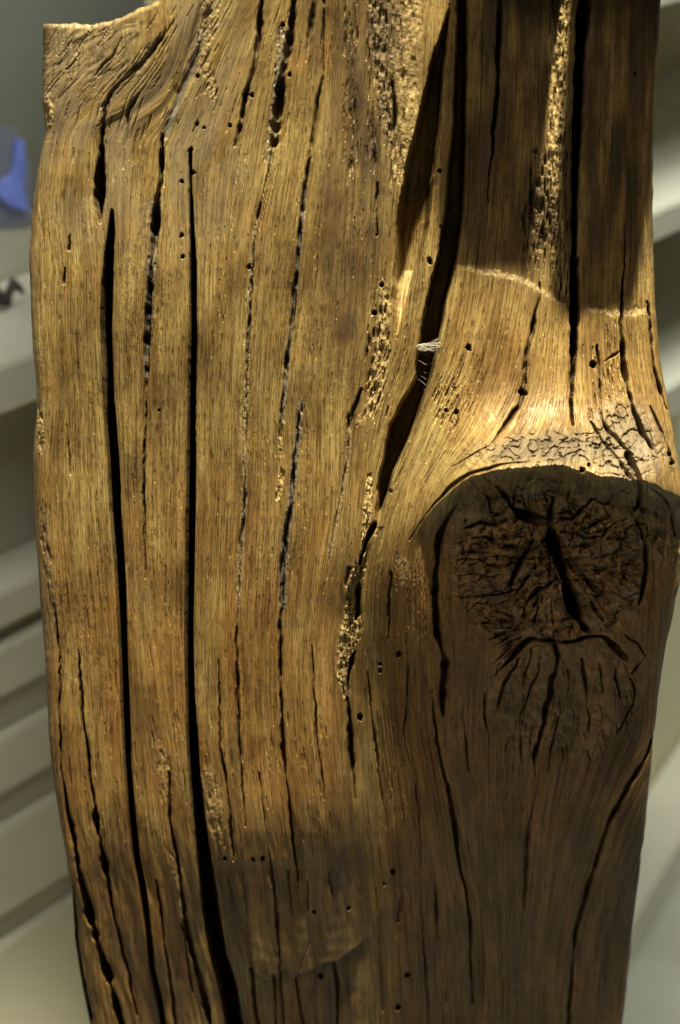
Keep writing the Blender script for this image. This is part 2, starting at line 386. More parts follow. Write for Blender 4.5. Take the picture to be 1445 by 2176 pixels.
# ---- other long checks of the left body
LC = [
    ([(298, 196, 1.5), (286, 215, 4), (274, 240, 4), (268, 290, 2), (262, 360, 1)], 1.6),
    ([(262, 80, 1), (240, 118, 2), (215, 140, 2.2), (200, 162, 1)], 2.5),
    ([(346, 285, 3), (344, 350, 5), (338, 400, 6), (331, 450, 6), (326, 520, 6), (321, 580, 6), (315, 650, 6), (312, 740, 5), (312, 800, 3), (310, 850, 2), (307, 950, 2.2), (307, 1100, 1.6), (308, 1230, .8)], 6),
    ([(445, 20, 5), (425, 100, 7), (405, 150, 8), (390, 182, 8), (375, 220, 9), (360, 252, 9), (348, 290, 7)], 0.7),
    ([(557, 0, 3), (548, 80, 3.5), (540, 140, 3), (523, 195, 6), (518, 228, 6), (510, 270, 4), (496, 312, 2)], 4),
    ([(628, -40, 4), (619, 60, 6), (608, 120, 7), (598, 170, 7), (590, 230, 7), (582, 300, 7), (576, 345, 4), (562, 400, 2), (548, 460, 2.5), (544, 482, 1)], 4),
    ([(541, 500, 1), (537, 560, 1.6), (531, 660, 2.2), (527, 740, 1.8), (522, 860, 1), (524, 980, 1), (519, 1060, 2), (511, 1163, 2.2), (507, 1263, 1.6), (502, 1368, 2), (505, 1438, 2.6), (507, 1513, 2), (508, 1613, 2), (515, 1660, 2), (520, 1757, 1)], 4),
    ([(690, -40, 3), (685, 150, 2), (670, 250, 2.2), (655, 350, 2.4), (645, 425, 2.8), (637, 500, 3), (631, 569, 3), (622, 669, 3.2), (612, 744, 3.4), (607, 804, 2.6), (598, 869, 2), (596, 930, 2)], 4.5),
    ([(672, -40, 5), (662, 50, 5), (655, 100, 3.5), (649, 132, 1)], 3),
    ([(638, 880, 2), (624, 990, 3), (619, 1060, 3.5), (609, 1130, 4), (602, 1200, 4), (600, 1290, 3), (596, 1330, 2.5), (594, 1400, 3.2), (598, 1500, 3.6), (602, 1600, 3.6), (607, 1650, 3.2), (615, 1720, 3), (625, 1800, 2.5), (634, 1875, 1)], 5),
    ([(463, 1400, 1), (467, 1500, 2.4), (470, 1600, 2.4), (480, 1660, 2.6), (488, 1730, 3.2), (495, 1830, 2)], 4),
    ([(550, 1640, 1.4), (558, 1720, 1.8), (567, 1800, 2), (580, 1850, 2.8), (590, 1950, 3.2), (595, 2050, 2.5), (600, 2180, 2)], 3.5),
    ([(664, 1370, 1.2), (668, 1480, 2), (673, 1560, 2), (683, 1640, 1.6), (690, 1700, 1)], 4),
    ([(740, 880, 2.4), (737, 980, 2), (715, 1100, 1.6), (700, 1180, 1)], 3),
    ([(767, 826, 3), (750, 876, 3), (740, 950, 2)], 3.5),
    ([(835, 170, 3), (840, 230, 5), (833, 292, 3)], 4),
    ([(801, 388, 3), (799, 470, 2), (800, 502, 3.5)], 4),
    ([(117, 1300, 1), (122, 1338, 1.5), (127, 1430, 2), (125, 1530, 1.5), (129, 1632, 2), (145, 1732, 4), (160, 1807, 4.5), (175, 1882, 7), (192, 1952, 8), (215, 2032, 8.5), (240, 2107, 9), (262, 2200, 8)], 6),
    ([(168, 1380, 1), (170, 1438, 2), (175, 1513, 2.4), (185, 1588, 3), (192, 1657, 4), (202, 1732, 5), (220, 1832, 6), (230, 1892, 5), (245, 1957, 4), (260, 2012, 3), (275, 2070, 2), (290, 2160, 2)], 6),
    ([(155, 1880, 2), (160, 1990, 3), (172, 2070, 4), (190, 2170, 4)], 4),
    ([(358, 1640, 2), (364, 1760, 3), (380, 1860, 3.5), (396, 1960, 4), (410, 2030, 4), (428, 2090, 5), (445, 2180, 5)], 5),
    ([(330, 1870, 1.5), (345, 1960, 2.5), (352, 2030, 3), (368, 2130, 3), (375, 2200, 2)], 4),
    ([(385, 1960, 2), (395, 2020, 3), (410, 2110, 2)], 4),
    ([(140, 570, 3), (137, 603, 3)], 3), ([(148, 500, 2), (146, 530, 3)], 3),
    ([(141, 900, 1), (147, 960, 1.6), (150, 1010, 1)], 3),
    ([(532, 2060, 3), (545, 2150, 3), (552, 2210, 2)], 4), ([(580, 2070, 2.4), (590, 2200, 2.5)], 4), ([(628, 2080, 2), (640, 2150, 2.2), (648, 2210, 2)], 4),
    ([(710, 2050, 3), (718, 2120, 3), (715, 2210, 2)], 4),
    ([(655, 1870, 1), (656, 1930, 2.5)], 4), ([(700, 1850, 2), (706, 1900, 1.5)], 3), ([(610, 1850, 1.5), (625, 1975, 2)], 3),
    ([(640, 2060, 1), (660, 1990, 1)], 2),
    # right column
    ([(1064, -380, 6), (1064, 0, 5), (1062, 100, 5), (1053, 250, 4), (1045, 330, 3), (1037, 430, 1)], 5),
    ([(1148, 600, 1.5), (1147, 632, 1.8), (1137, 664, 3), (1130, 715, 4), (1118, 756, 4), (1114, 816, 4), (1109, 853, 4), (1084, 890, 3.4), (1061, 922, 3), (1042, 945, 2), (1010, 965, 1.5), (960, 992, 1)], 4),
    ([(1330, 470, 1), (1325, 600, 2), (1321, 650, 2.5), (1319, 700, 4), (1325, 747, 5), (1330, 816, 6), (1346, 871, 7), (1364, 917, 6), (1387, 956, 4)], 5),
    ([(1268, 733, 2), (1272, 779, 3), (1274, 840, 2.5), (1277, 890, 2.5), (1291, 913, 3), (1318, 940, 3.5), (1341, 968, 3)], 4),
    ([(1378, 640, 2), (1387, 770, 2.4), (1401, 825, 4), (1420, 871, 2)], 4),
    ([(1383, 862, 1.5), (1401, 903, 2.4), (1420, 945, 2), (1430, 985, 3)], 3),
    ([(1318, 747, 1), (1300, 758, 3), (1284, 770, 1)], 3),
    ([(1126, 980, 1.2), (1070, 986, 2), (1032, 997, 2.6), (994, 1009, 3.2), (957, 1035, 3.4), (923, 1069, 2.6), (898, 1104, 1.5), (870, 1150, 1)], 3.5),
    ([(1255, 895, 2), (1290, 950, 4), (1319, 985, 5), (1338, 1015, 3)], 4),
    ([(1334, 962, 5), (1349, 990, 6), (1360, 1024, 7), (1359, 1066, 5), (1350, 1086, 2)], 5),
    ([(1380, 1035, 1), (1415, 1060, 2), (1430, 1100, 2), (1436, 1140, 1.5)], 3),
    # flank and foot of the knot
    ([(917, 1465, 1.5), (923, 1525, 2), (928, 1574, 2.4), (940, 1632, 2.6), (953, 1682, 3.4), (965, 1757, 3.8), (973, 1807, 3), (980, 1857, 2.2), (993, 1897, 2.8), (1000, 1957, 2.4), (1003, 2057, 2), (1005, 2132, 1.4)], 5),
    ([(1396, 1556, 2), (1376, 1600, 5), (1353, 1640, 5.5), (1333, 1676, 5.5), (1303, 1732, 5), (1278, 1787, 5), (1258, 1857, 5), (1238, 1932, 4.5), (1223, 1992, 3.6), (1215, 2072, 3), (1208, 2200, 2.4)], 4),
    ([(1143, 1662, 1.5), (1128, 1732, 2), (1119, 1792, 4.5), (1118, 1872, 4.5), (1115, 1932, 2)], 2.6),
    ([(923, 1872, 1), (928, 1932, 2.2), (930, 1995, 1)], 4),
    ([(883, 1632, 1.2), (895, 1782, 1.3), (894, 1880, 1.2), (900, 2007, 1.4), (908, 2107, 1.6), (912, 2200, 1)], 4),
    ([(803, 1632, 1.2), (814, 1707, 1.2), (822, 1760, 1)], 4),
    ([(865, 1345, 1.2), (868, 1450, 1.8), (858, 1550, 1.4), (873, 1630, 1.2)], 4),
    ([(830, 1215, 2.4), (828, 1300, 2), (826, 1360, 1)], 4),
    ([(783, 1425, 1.2), (791, 1525, 2.4), (803, 1632, 1.6)], 4),
    ([(983, 1500, 1), (990, 1580, 1.4), (997, 1640, 1.2)], 4),
    ([(812, 2150, 1), (802, 1882, 1.2)], 3), ([(948, 2020, 1), (950, 2130, 1.4)], 3), ([(1028, 1990, 1), (1028, 2120, 1.2)], 3),
    ([(858, 1890, 2), (850, 1930, 5), (846, 1960, 4)], 1.6),
    # groove holes
    ([(797, 1112, 4), (780, 1145, 8), (769, 1182, 3), (763, 1200, 2)], 6), ([(762, 1240, 3), (762, 1257, 6), (764, 1300, 5), (756, 1320, 2)], 6),
    ([(756, 1385, 2), (747, 1402, 5), (741, 1450, 4), (738, 1480, 3), (740, 1505, 7), (742, 1547, 5), (747, 1595, 4), (752, 1650, 3), (756, 1700, 1)], 6),
    ([(741, 1207, 5), (735, 1245, 3)], 2),
]
for pts, dep in LC:
    carve([(a_, b_, c_ * 1.1 + .1) for a_, b_, c_ in pts], depth=dep * 1.2, jag=1.15)
# ---- knot
KC = [
    ([(1177, 1056, 5), (1173, 1084, 6), (1170, 1111, 10), (1175, 1141, 11), (1187, 1171, 12), (1198, 1201, 11), (1202, 1232, 10), (1209, 1262, 10), (1220, 1292, 11), (1232, 1318, 11), (1242, 1335, 9), (1258, 1346, 4)], 7),
    ([(1055, 1032, 3), (1070, 1050, 4), (1089, 1081, 6), (1107, 1092, 8), (1134, 1103, 8), (1164, 1107, 8)], 5),
    ([(975, 1066, 2), (957, 1088, 3), (941, 1122, 4.5), (931, 1164, 5), (926, 1216, 5.5), (925, 1292, 6), (928, 1337, 7), (938, 1378, 9), (945, 1408, 9), (941, 1453, 7), (940, 1521, 2)], 5),
    ([(1349, 1103, 1.5), (1364, 1130, 3), (1373, 1167, 3.4), (1376, 1205, 3.4), (1371, 1243, 3), (1356, 1284, 1.5)], 5),
    ([(1052, 1434, 3), (1075, 1410, 4), (1096, 1389, 5), (1111, 1370, 5), (1130, 1359, 5), (1164, 1361, 4.5), (1194, 1365, 4.5), (1224, 1361, 4), (1243, 1353, 2.6), (1281, 1353, 2.6), (1300, 1370, 4), (1319, 1389, 5), (1335, 1402, 2)], 4.5),
    ([(1179, 1370, 3), (1187, 1393, 4.4), (1185, 1420, 3), (1172, 1450, 3.4), (1170, 1476, 4.4), (1158, 1506, 4.4), (1160, 1536, 4.2), (1145, 1574, 4), (1138, 1604, 3.4), (1137, 1650, 1.5)], 5),
    ([(1104, 1397, 3), (1089, 1427, 3.4), (1073, 1453, 3.2), (1062, 1480, 2.4), (1055, 1512, 1.2)], 4.5),
    ([(1130, 1374, 1.8), (1126, 1401, 1.8), (1117, 1427, 1.4), (1111, 1440, 1)], 4), ([(1149, 1404, 1.4), (1145, 1431, 1.5), (1130, 1457, 1.5), (1119, 1491, 1.5), (1106, 1521, 1.5), (1104, 1567, 1.5), (1109, 1625, 1.2)], 4),
    ([(1209, 1423, 1.5), (1209, 1457, 1.4), (1204, 1486, 1)], 4), ([(1234, 1400, 2.4), (1241, 1431, 2.6), (1247, 1457, 1.6), (1246, 1495, 1), (1253, 1525, 1.5), (1250, 1556, 1)], 4),
    ([(1273, 1408, 1.5), (1277, 1442, 1.5), (1281, 1476, 1)], 4), ([(1311, 1420, 1.5), (1308, 1440, 1.8), (1315, 1461, 1.5), (1319, 1486, 1)], 4),
    ([(1338, 1438, 1.5), (1349, 1465, 2.2), (1349, 1495, 1.4), (1326, 1533, 2), (1311, 1560, 1)], 4), ([(1190, 1521, 1.5), (1179, 1559, 1.8), (1168, 1593, 1.5), (1164, 1638, 1)], 4),
    ([(1134, 1540, 1.2), (1126, 1582, 1)], 4), ([(1032, 1470, 1), (1030, 1525, 1.8), (1040, 1560, 1), (1040, 1600, 1)], 4),
    ([(987, 1122, 1.5), (1024, 1111, 2.6), (1058, 1117, 3), (1075, 1104, 4)], 3.5), ([(1002, 1145, 1.5), (1028, 1139, 2.4), (1051, 1150, 2.8), (1066, 1160, 2)], 4),
    ([(1066, 1167, 2), (1085, 1160, 3), (1104, 1166, 2)], 4), ([(972, 1175, 1), (1006, 1173, 2), (1040, 1177, 2.2), (1062, 1175, 1.5)], 4),
    ([(972, 1190, 1), (1017, 1188, 2.4), (1036, 1201, 2.4), (1062, 1205, 1.5)], 4), ([(975, 1224, 1), (1013, 1220, 2.6), (1040, 1228, 2.6), (1062, 1220, 1.5)], 4),
    ([(1134, 1149, 1.5), (1115, 1183, 4), (1096, 1217, 4), (1085, 1242, 2)], 4), ([(979, 1271, 1), (1024, 1267, 1.8), (1070, 1262, 1.8), (1096, 1254, 1.2)], 4),
    ([(998, 1296, 1), (1013, 1281, 1.5), (1040, 1284, 1.2)], 4), ([(1183, 1224, 2), (1164, 1247, 3), (1141, 1254, 3), (1119, 1281, 3.4), (1111, 1308, 3)], 4),
    ([(1145, 1262, 2), (1141, 1284, 2), (1145, 1295, 2), (1136, 1322, 2.4)], 4), ([(1123, 1220, 2), (1104, 1254, 3), (1090, 1270, 1)], 3),
    ([(1190, 1100, 2), (1221, 1103, 4), (1239, 1084, 4), (1262, 1058, 3.4), (1281, 1073, 3), (1296, 1069, 2), (1304, 1047, 2)], 4), ([(1194, 1130, 3), (1224, 1134, 2.4), (1251, 1145, 2.6), (1277, 1141, 2.4), (1307, 1111, 2.4), (1334, 1103, 1.5)], 4),
    ([(1221, 1130, 2), (1258, 1118, 1.8), (1277, 1107, 1.2)], 4), ([(1262, 1186, 2), (1292, 1179, 1.8), (1338, 1179, 1)], 4),
    ([(1190, 1141, 3), (1202, 1171, 4), (1221, 1205, 6), (1243, 1220, 5), (1262, 1250, 4), (1285, 1262, 2)], 4), ([(1281, 1145, 1.5), (1281, 1172, 1)], 4),
    ([(1285, 1077, 2), (1304, 1103, 1)], 4), ([(1107, 1050, 1.2), (1117, 1072, 1.6)], 4), ([(1136, 1048, 1.2), (1140, 1070, 1)], 4), ([(1162, 1060, 2.5), (1161, 1078, 2)], 4),
    ([(1243, 1252, 2), (1262, 1290, 4), (1280, 1320, 3)], 3), ([(1175, 1265, 1.2), (1173, 1300, 1.4), (1177, 1356, 1)], 4), ([(1195, 1180, 1.2), (1165, 1210, 1)], 3),
    ([(1030, 1295, 1.2), (1060, 1286, 1.4), (1086, 1274, 1)], 3), ([(1330, 1350, 1.5), (1360, 1372, 2), (1372, 1395, 1.5)], 4), ([(1372, 1395, 1.5), (1352, 1420, 2.4), (1340, 1432, 1)], 4),
]
for i in range(16):       # the feathered dark fissures low on the knot
    a = math.radians(150 + i * 4.5)
    L = 40 + random.random() * 45
    x0, y0 = 1118 + math.cos(a) * 12, 1330 - math.sin(a) * 10 + i * 2
    KC.append(([(x0, y0, 2.5), (x0 + math.cos(a) * L * .5, y0 - math.sin(a) * L * .5, 2.2), (x0 + math.cos(a) * L, y0 - math.sin(a) * L + 6, .8)], 3.5))
for i in range(95):      # fine chequered checks
    x0 = random.uniform(1035, 1345)
    y0 = random.uniform(1395, 1600)
    if (x0 - 1190) ** 2 / 165 ** 2 + (y0 - 1470) ** 2 / 130 ** 2 > 1:
        continue
    if random.random() < .35:
        L = random.uniform(6, 16)
        KC.append(([(x0, y0, .8), (x0 + L, y0 + random.uniform(-5, 5), .6)], 2.0))
    else:
        L = random.uniform(14, 45)
        sx = (x0 - 1180) / 170 * .35
        KC.append(([(x0, y0, 1), (x0 + sx * L * .5 + random.uniform(-2, 2), y0 + L * .5, 1.2), (x0 + sx * L, y0 + L, .8)], 3))
for i in range(60):      # radial checks on the sawn face
    a = random.uniform(0, 2 * math.pi)
    rr = random.uniform(.3, .95)
    x0, y0 = 1165 + math.cos(a) * 205 * rr, 1195 + math.sin(a) * 150 * rr
    L = random.uniform(10, 36)
    a2 = math.atan2(math.sin(a) * .8, math.cos(a)) + random.uniform(-.5, .5)
    if random.random() < .3:
        a2 += 1.4
    if y0 > 1350:
        continue
    KC.append(([(x0, y0, 1), (x0 + math.cos(a2) * L * .5, y0 + math.sin(a2) * L * .5, 1.5), (x0 + math.cos(a2) * L, y0 + math.sin(a2) * L, .8)], 3))
for pts, dep in KC:
    carve([(a_, b_, c_ * 1.25 + .2) for a_, b_, c_ in pts], depth=dep * 1.1, jag=1.3, k=5)


# ---- small pits and pores along the fibre
def pit(x0, y0, L, hw, dep, jag=.6):
    pts = []
    y = y0
    x = x0
    n = max(2, int(L / 12) + 1)
    for i in range(n):
        e = math.sin(math.pi * (i + .2) / (n - .6))
        pts.append((x, y, hw * (0.2 + .8 * e)))
        st = L / (n - 1)
        x += slope(x, y) * st
        y += st
    carve(pts, depth=dep, jag=jag, edge=0.15, power=2, k=8)


def pits(n, x0, x1, y0, y1, L=(8, 40), hw=(.8, 1.6), dep=(1.5, 3)):
    for _ in range(n):
        x = random.uniform(x0, x1)
        y = random.uniform(y0, y1)
        if (x - 1165) ** 2 / 225 ** 2 + (y - 1230) ** 2 / 250 ** 2 < 1:
            continue
        pit(x, y, random.uniform(*L), random.uniform(*hw), random.uniform(*dep))


pits(110, 60, 1400, 20, 2190, (10, 60), (.6, 1.3), (1.5, 3))
pits(190, 60, 1400, -20, 2190, (70, 330), (.6, 1.0), (1.4, 2.2))
pits(90, 440, 880, -20, 1200, (14, 110), (.8, 1.7), (2, 3.2))
pits(24, 120, 330, 60, 330, (16, 60), (1, 2), (1.5, 3))
pits(36, 330, 470, 0, 260, (10, 40), (1, 2), (1.5, 3))
pits(70, 780, 860, -20, 350, (15, 70), (1.2, 2.8), (2, 4))
pits(60, 730, 760, -20, 350, (15, 70), (1.0, 2.4), (2, 4))
pits(70, 420, 700, 1500, 1900, (10, 45), (1.0, 1.8), (2, 3))
pits(60, 100, 420, 1000, 1800, (20, 90), (1.0, 1.5), (2, 3))
pits(90, 830, 1210, 640, 1000, (14, 90), (.9, 1.6), (1.6, 3))
pits(60, 925, 975, 800, 900, (8, 26), (1.5, 3.5), (2, 3))
pits(50, 780, 830, 620, 880, (10, 34), (1.8, 4), (2.4, 4))
pits(40, 970, 1030, 740, 870, (8, 40), (1, 2.2), (2, 3))
pits(80, 1165, 1215, -20, 620, (8, 40), (1.4, 3.2), (2, 3))
pits(60, 1110, 1170, 380, 560, (8, 40), (1.4, 4), (2, 4))
pits(60, 1250, 1330, 680, 900, (8, 30), (1, 3), (2, 3))
pits(330, 780, 1400, 1450, 2190, (30, 240), (.6, 1.3), (2, 3.4))
pits(60, 820, 930, 1150, 1600, (30, 200), (.7, 1.3), (2, 3.4))
D -= CR
stain_shade = np.maximum(stain_shade, .6 * np.clip((CR - 2.5) / 6, 0, 1))  # crack insides darkened by depth: dirt and painted shade

# ---- worm holes
for x0, y0, rr in [(420, 161, 4), (418, 262, 4), (434, 271, 3.6), (489, 266, 4), (405, 318, 6), (410, 366, 4.4), (386, 385, 5), (386, 499, 5), (388, 545, 4.6), (529, 567, 4.4), (338, 872, 3), (615, 158, 4),
                   (935, 362, 5), (937, 480, 3.6), (913, 553, 5), (796, 664, 7), (811, 605, 5), (830, 1043, 5), (985, 88, 5), (1350, 155, 3), (765, 1524, 6), (848, 1390, 5), (808, 1411, 3.2), (808, 1425, 3.4),
                   (835, 1853, 5), (816, 1878, 4), (866, 2073, 5.5), (846, 2142, 6), (682, 2077, 5), (1238, 999, 6), (1422, 965, 5), (1427, 985, 4), (554, 48, 6), (522, 200, 7), (535, 202, 5), (601, 52, 5), (558, 1824, 4),
                   (538, 1826, 4), (996, 738, 6), (948, 872, 4), (970, 875, 5), (1108, 832, 7), (1117, 836, 4), (1340, 998, 4), (1260, 775, 7), (478, 1824, 4), (1252, 988, 4), (668, 1937, 4), (741, 1930, 4), (1105, 1066, 3), (1138, 1205, 4), (1135, 1285, 4)]:
    r, c = win(x0 - rr * 2, x0 + rr * 2, y0 - rr * 2, y0 + rr * 2)
    an_ = random.uniform(-.5, .5)
    dx_, dy_ = X[r, c] - x0, Y[r, c] - y0
    d = np.hypot(dx_ * math.cos(an_) + dy_ * math.sin(an_), (dy_ * math.cos(an_) - dx_ * math.sin(an_)) * random.uniform(.62, .95)) * (1 + .5 * vnoise(X[r, c] / 3, Y[r, c] / 3, 5)) * random.uniform(.9, 1.15)
    D[r, c] -= 5.5 * rr * np.clip(1 - (d / rr) ** 4, 0, 1)
    stain_shade[r, c] = np.maximum(stain_shade[r, c], np.clip(1.2 - d / rr, 0, 1))


# ---- rough, pitted seams
def seam(pts, amp_=6, yel=0.0, gry=0.0, drk=0.0, scale=5.0, pit_=0.0, soft=0.5):
    p, q = cr(pts, 8)
    pad = p[:, 2].max() * 1.6 + 4
    r, c = win(p[:, 0].min() - pad, p[:, 0].max() + pad, p[:, 1].min() - pad, p[:, 1].max() + pad)
    x = X[r, c]
    y = Y[r, c]
    m = np.zeros_like(x)
    for i in range(len(p) - 1):
        x0, y0, w0 = p[i]
        x1, y1, w1 = p[i + 1]
        rr, cc = win(min(x0, x1) - pad, max(x0, x1) + pad, min(y0, y1) - pad, max(y0, y1) + pad)
        a = slice(max(rr.start, r.start) - r.start, min(rr.stop, r.stop) - r.start)
        b = slice(max(cc.start, c.start) - c.start, min(cc.stop, c.stop) - c.start)
        xs, ys = x[a, b], y[a, b]
        dx, dy = x1 - x0, y1 - y0
        t = np.clip(((xs - x0) * dx + (ys - y0) * dy) / (dx * dx + dy * dy + 1e-6), 0, 1)
        d = np.hypot(xs - x0 - t * dx, ys - y0 - t * dy) / (w0 + (w1 - w0) * t)
        m[a, b] = np.maximum(m[a, b], 1 - sstep(soft, 1.3, d))
    u, v = U[r, c], V[r, c]
    n = fbm(u / scale, v / (scale * 4.2), 4, 51) + .5 * fbm(x / scale, y / scale, 3, 52)
    m = np.clip(m * (1.1 + 1.6 * vnoise(u / 9, v / 22, 54)), 0, 1)
    D[r, c] += m * amp_ * n * (.55 + .6 * yel) - m * pit_ * np.clip(vnoise(u / (scale * .8), v / (scale * 3.4), 57) * 4 - .5, 0, 1)
    wear_lit[r, c] = np.maximum(wear_lit[r, c], m * yel)
    wear_g[r, c] = np.maximum(wear_g[r, c], m * gry)
    stain_shade[r, c] = np.maximum(stain_shade[r, c], m * drk)
    return r, c, m


rot_pts = [(786, 1010, 6), (781, 1080, 9), (775, 1130, 7), (775, 1180, 9), (759, 1225, 18), (749, 1280, 13), (748, 1338, 23), (734, 1386, 18), (728, 1428, 14), (737, 1482, 8)]
rR, rC, rM = seam(rot_pts, 9, yel=1.0, scale=6, pit_=12)
seam([(640, 850, 6), (634, 920, 7), (624, 1000, 8), (618, 1070, 9), (610, 1130, 10), (603, 1200, 11), (601, 1290, 8)], 5, gry=.9, drk=.2, scale=5, pit_=5)
seam([(595, 930, 5), (600, 1000, 8), (590, 1060, 6)], 6, yel=.6, scale=7, pit_=8)
seam([(430, 60, 8), (405, 150, 9), (376, 220, 10), (350, 285, 9)], 1.5, gry=1.0, drk=.25, scale=6)
seam([(290, 205, 6), (272, 245, 7), (265, 320, 4)], 1.5, gry=.7, scale=6)
seam([(330, 430, 12), (322, 560, 11), (314, 700, 9), (310, 800, 6)], 5, gry=.8, drk=.3, scale=5, pit_=4)
seam([(340, 80, 9), (300, 135, 10), (255, 178, 10), (222, 230, 10)], 5, gry=.6, drk=.4, scale=6, pit_=4)
seam([(600, 60, 9), (592, 160, 10), (580, 260, 10), (570, 340, 8)], 6, gry=.8, drk=.2, scale=5, pit_=6)
seam([(450, 0, 22), (440, 60, 20), (430, 130, 14), (455, 200, 10)], 6, yel=.3, gry=.2, scale=6, pit_=6)
seam([(816, 600, 10), (818, 660, 14), (810, 730, 16), (806, 790, 20), (796, 850, 14), (760, 900, 8)], 6, yel=.55, scale=8, pit_=12)
seam([(540, 490, 5), (530, 640, 5), (526, 760, 5), (520, 900, 5), (520, 1060, 6), (510, 1180, 7), (506, 1290, 5)], 4, gry=.5, yel=.3, scale=5, pit_=3)
seam([(650, 400, 5), (635, 540, 6), (622, 670, 6), (610, 760, 6), (600, 900, 6)], 4, gry=.85, scale=5, pit_=3)
seam([(1192, -300, 26), (1190, 0, 22), (1186, 200, 20), (1180, 420, 17), (1188, 560, 18), (1200, 620, 12)], 8, yel=.85, scale=8, pit_=8)
seam([(1145, 330, 18), (1140, 430, 22), (1145, 520, 16)], 7, drk=.35, gry=.2, scale=7, pit_=14)
seam([(800, 0, 22), (812, 120, 22), (822, 220, 18), (835, 300, 10)], 7, yel=.35, gry=.2, scale=6, pit_=7)
seam([(860, 0, 40), (865, 120, 34), (868, 240, 22), (850, 380, 16)], 5, yel=.6, scale=9, pit_=4)
seam([(745, 880, 6), (738, 980, 6), (716, 1100, 6), (700, 1180, 5)], 3, gry=.4, yel=.3, scale=5)
seam([(268, 1200, 7), (248, 1250, 3)], 2, yel=.5, scale=4)
seam([(100, 200, 10), (104, 240, 12), (103, 262, 8)], 6, yel=.5, scale=6, pit_=6)
seam([(82, 880, 7), (86, 920, 10), (84, 960, 8)], 7, yel=.3, drk=.3, scale=6, pit_=6)
seam([(92, 1080, 8), (98, 1180, 12), (108, 1260, 9), (116, 1320, 5)], 4, drk=.35, gry=.3, scale=6, pit_=4)
seam([(330, 1560, 10), (345, 1620, 16), (352, 1700, 12)], 4, yel=.2, scale=7, pit_=3)
seam([(440, 1640, 18), (455, 1720, 20), (470, 1790, 14)], 6, yel=.25, scale=8, pit_=6)
seam([(370, 1820, 10), (385, 1900, 12), (395, 1980, 8)], 6, yel=.35, scale=7, pit_=5)
seam([(1330, 640, 10), (1352, 660, 12)], 6, yel=.3, scale=7)
seam([(982, 1070, 20), (1010, 1060, 14), (975, 1100, 14)], 5, yel=.3, gry=.7, scale=5, pit_=3)
seam([(845, 1190, 14), (865, 1215, 14), (845, 1250, 10)], 4, yel=.3, gry=.2, scale=6)
seam([(1425, 1120, 18), (1425, 1180, 22)], 5, yel=.5, scale=6)
seam([(465, 1860, 12), (490, 1900, 20), (510, 1990, 14)], 1, drk=.5, gry=.15, scale=9)

# ---- curly, gnarled areas
curly = sstep(0.0, 1.0, 1.35 - np.hypot((X - 1190) / 190.0, (Y - (950 + 0.0006 * (X - 1190) ** 2)) / 38.0))
curly2 = sstep(0, 1, 1.4 - np.hypot((X - 1330) / 75.0, (Y - 950) / 90.0))
burl = sstep(0, 1, 1.5 - np.hypot((X - 175) / 120.0, (Y - 90) / 110.0))
wx = X + 26 * fbm(X / 60, Y / 60, 2, 61)
wy = Y + 26 * fbm(X / 60, Y / 60, 2, 63)
n1 = fbm(wx / 20, wy / 13, 3, 65)
D += curly * (-np.clip(1 - np.abs(n1) * 8, 0, 1) * 13 + 12 * n1)
n2 = fbm(wx / 24, wy / 20, 3, 66)
D += curly2 * (-np.clip(1 - np.abs(n2) * 8, 0, 1) * 11 + 9 * n2)
n3 = fbm((wx * .8 + wy * .75) / 11, (wy - wx * .6) / 60, 3, 67)
D += burl * (-np.clip(1 - np.abs(n3) * 10, 0, 1) * 2.0 * (vnoise(X / 30, Y / 30, 68) > .05) + 3.0 * n3)
wear_g = np.maximum(wear_g, np.maximum(curly * .6, burl * .4))
wear_g = np.maximum(wear_g, .42 * (1 - sstep(350, 650, Y)) * (1 - sstep(420, 600, X)) * sstep(-.4, .3, fbm(U / 40, V / 90, 3, 69)))
wear_g = np.maximum(wear_g, curly2 * .55)
stain_shade = np.maximum(stain_shade, np.maximum(curly, curly2) * np.clip(1.05 - np.abs(n1) * 6, 0, 1) * .85)
stain_shade = np.maximum(stain_shade, np.maximum(curly, curly2) * .35)

# ---- knot face relief
knot = sstep(0, 1, (1.0 - ((X - 1168) / 236.0) ** 2 - ((Y - 1215) / 185.0) ** 2) * 2.2)
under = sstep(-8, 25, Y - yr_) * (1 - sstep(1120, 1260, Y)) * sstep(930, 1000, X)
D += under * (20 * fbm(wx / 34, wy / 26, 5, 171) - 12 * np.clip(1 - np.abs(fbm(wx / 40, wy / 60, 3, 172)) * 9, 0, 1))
stain_shade = np.maximum(stain_shade, under * .7 * sstep(-.1, .4, fbm(X / 34, Y / 26, 4, 173)))
foot = sstep(0, 1, (1.0 - ((X - 1190) / 175.0) ** 2 - ((Y - 1475) / 150.0) ** 2) * 3)
ang = np.arctan2((Y - 1190) / .8, X - 1172)
rad = np.hypot((Y - 1190) / .8, X - 1172)
D += knot * (26 * fbm(ang * 4.2, rad / 90, 5, 71) + 20 * fbm(wx / 34, wy / 24, 5, 73) - 9 * np.clip(1 - np.abs(fbm(wx / 46, wy / 26, 3, 74)) * 9, 0, 1) - 16 * np.exp(-(rad / 75) ** 2) + 2.6 * np.sin((rad + 14 * vnoise(X / 40, Y / 40, 76)) / 4.6) * sstep(70, 120, rad))
D += foot * 9 * fbm(X / 22, Y / 30, 3, 75)
stain_shade = np.maximum(stain_shade, .6 * sstep(0.0, 1.0, 1.5 - np.hypot((X - 1085) / 62, (Y - 1335) / 42)) * (0.6 + vnoise(X / 9, Y / 9, 77)))
stain_shade = np.maximum(stain_shade, .6 * sstep(0.0, 1.0, 1.5 - np.hypot((X - 1345) / 48, (Y - 1370) / 30)) * (0.6 + vnoise(X / 12, Y / 12, 78)))
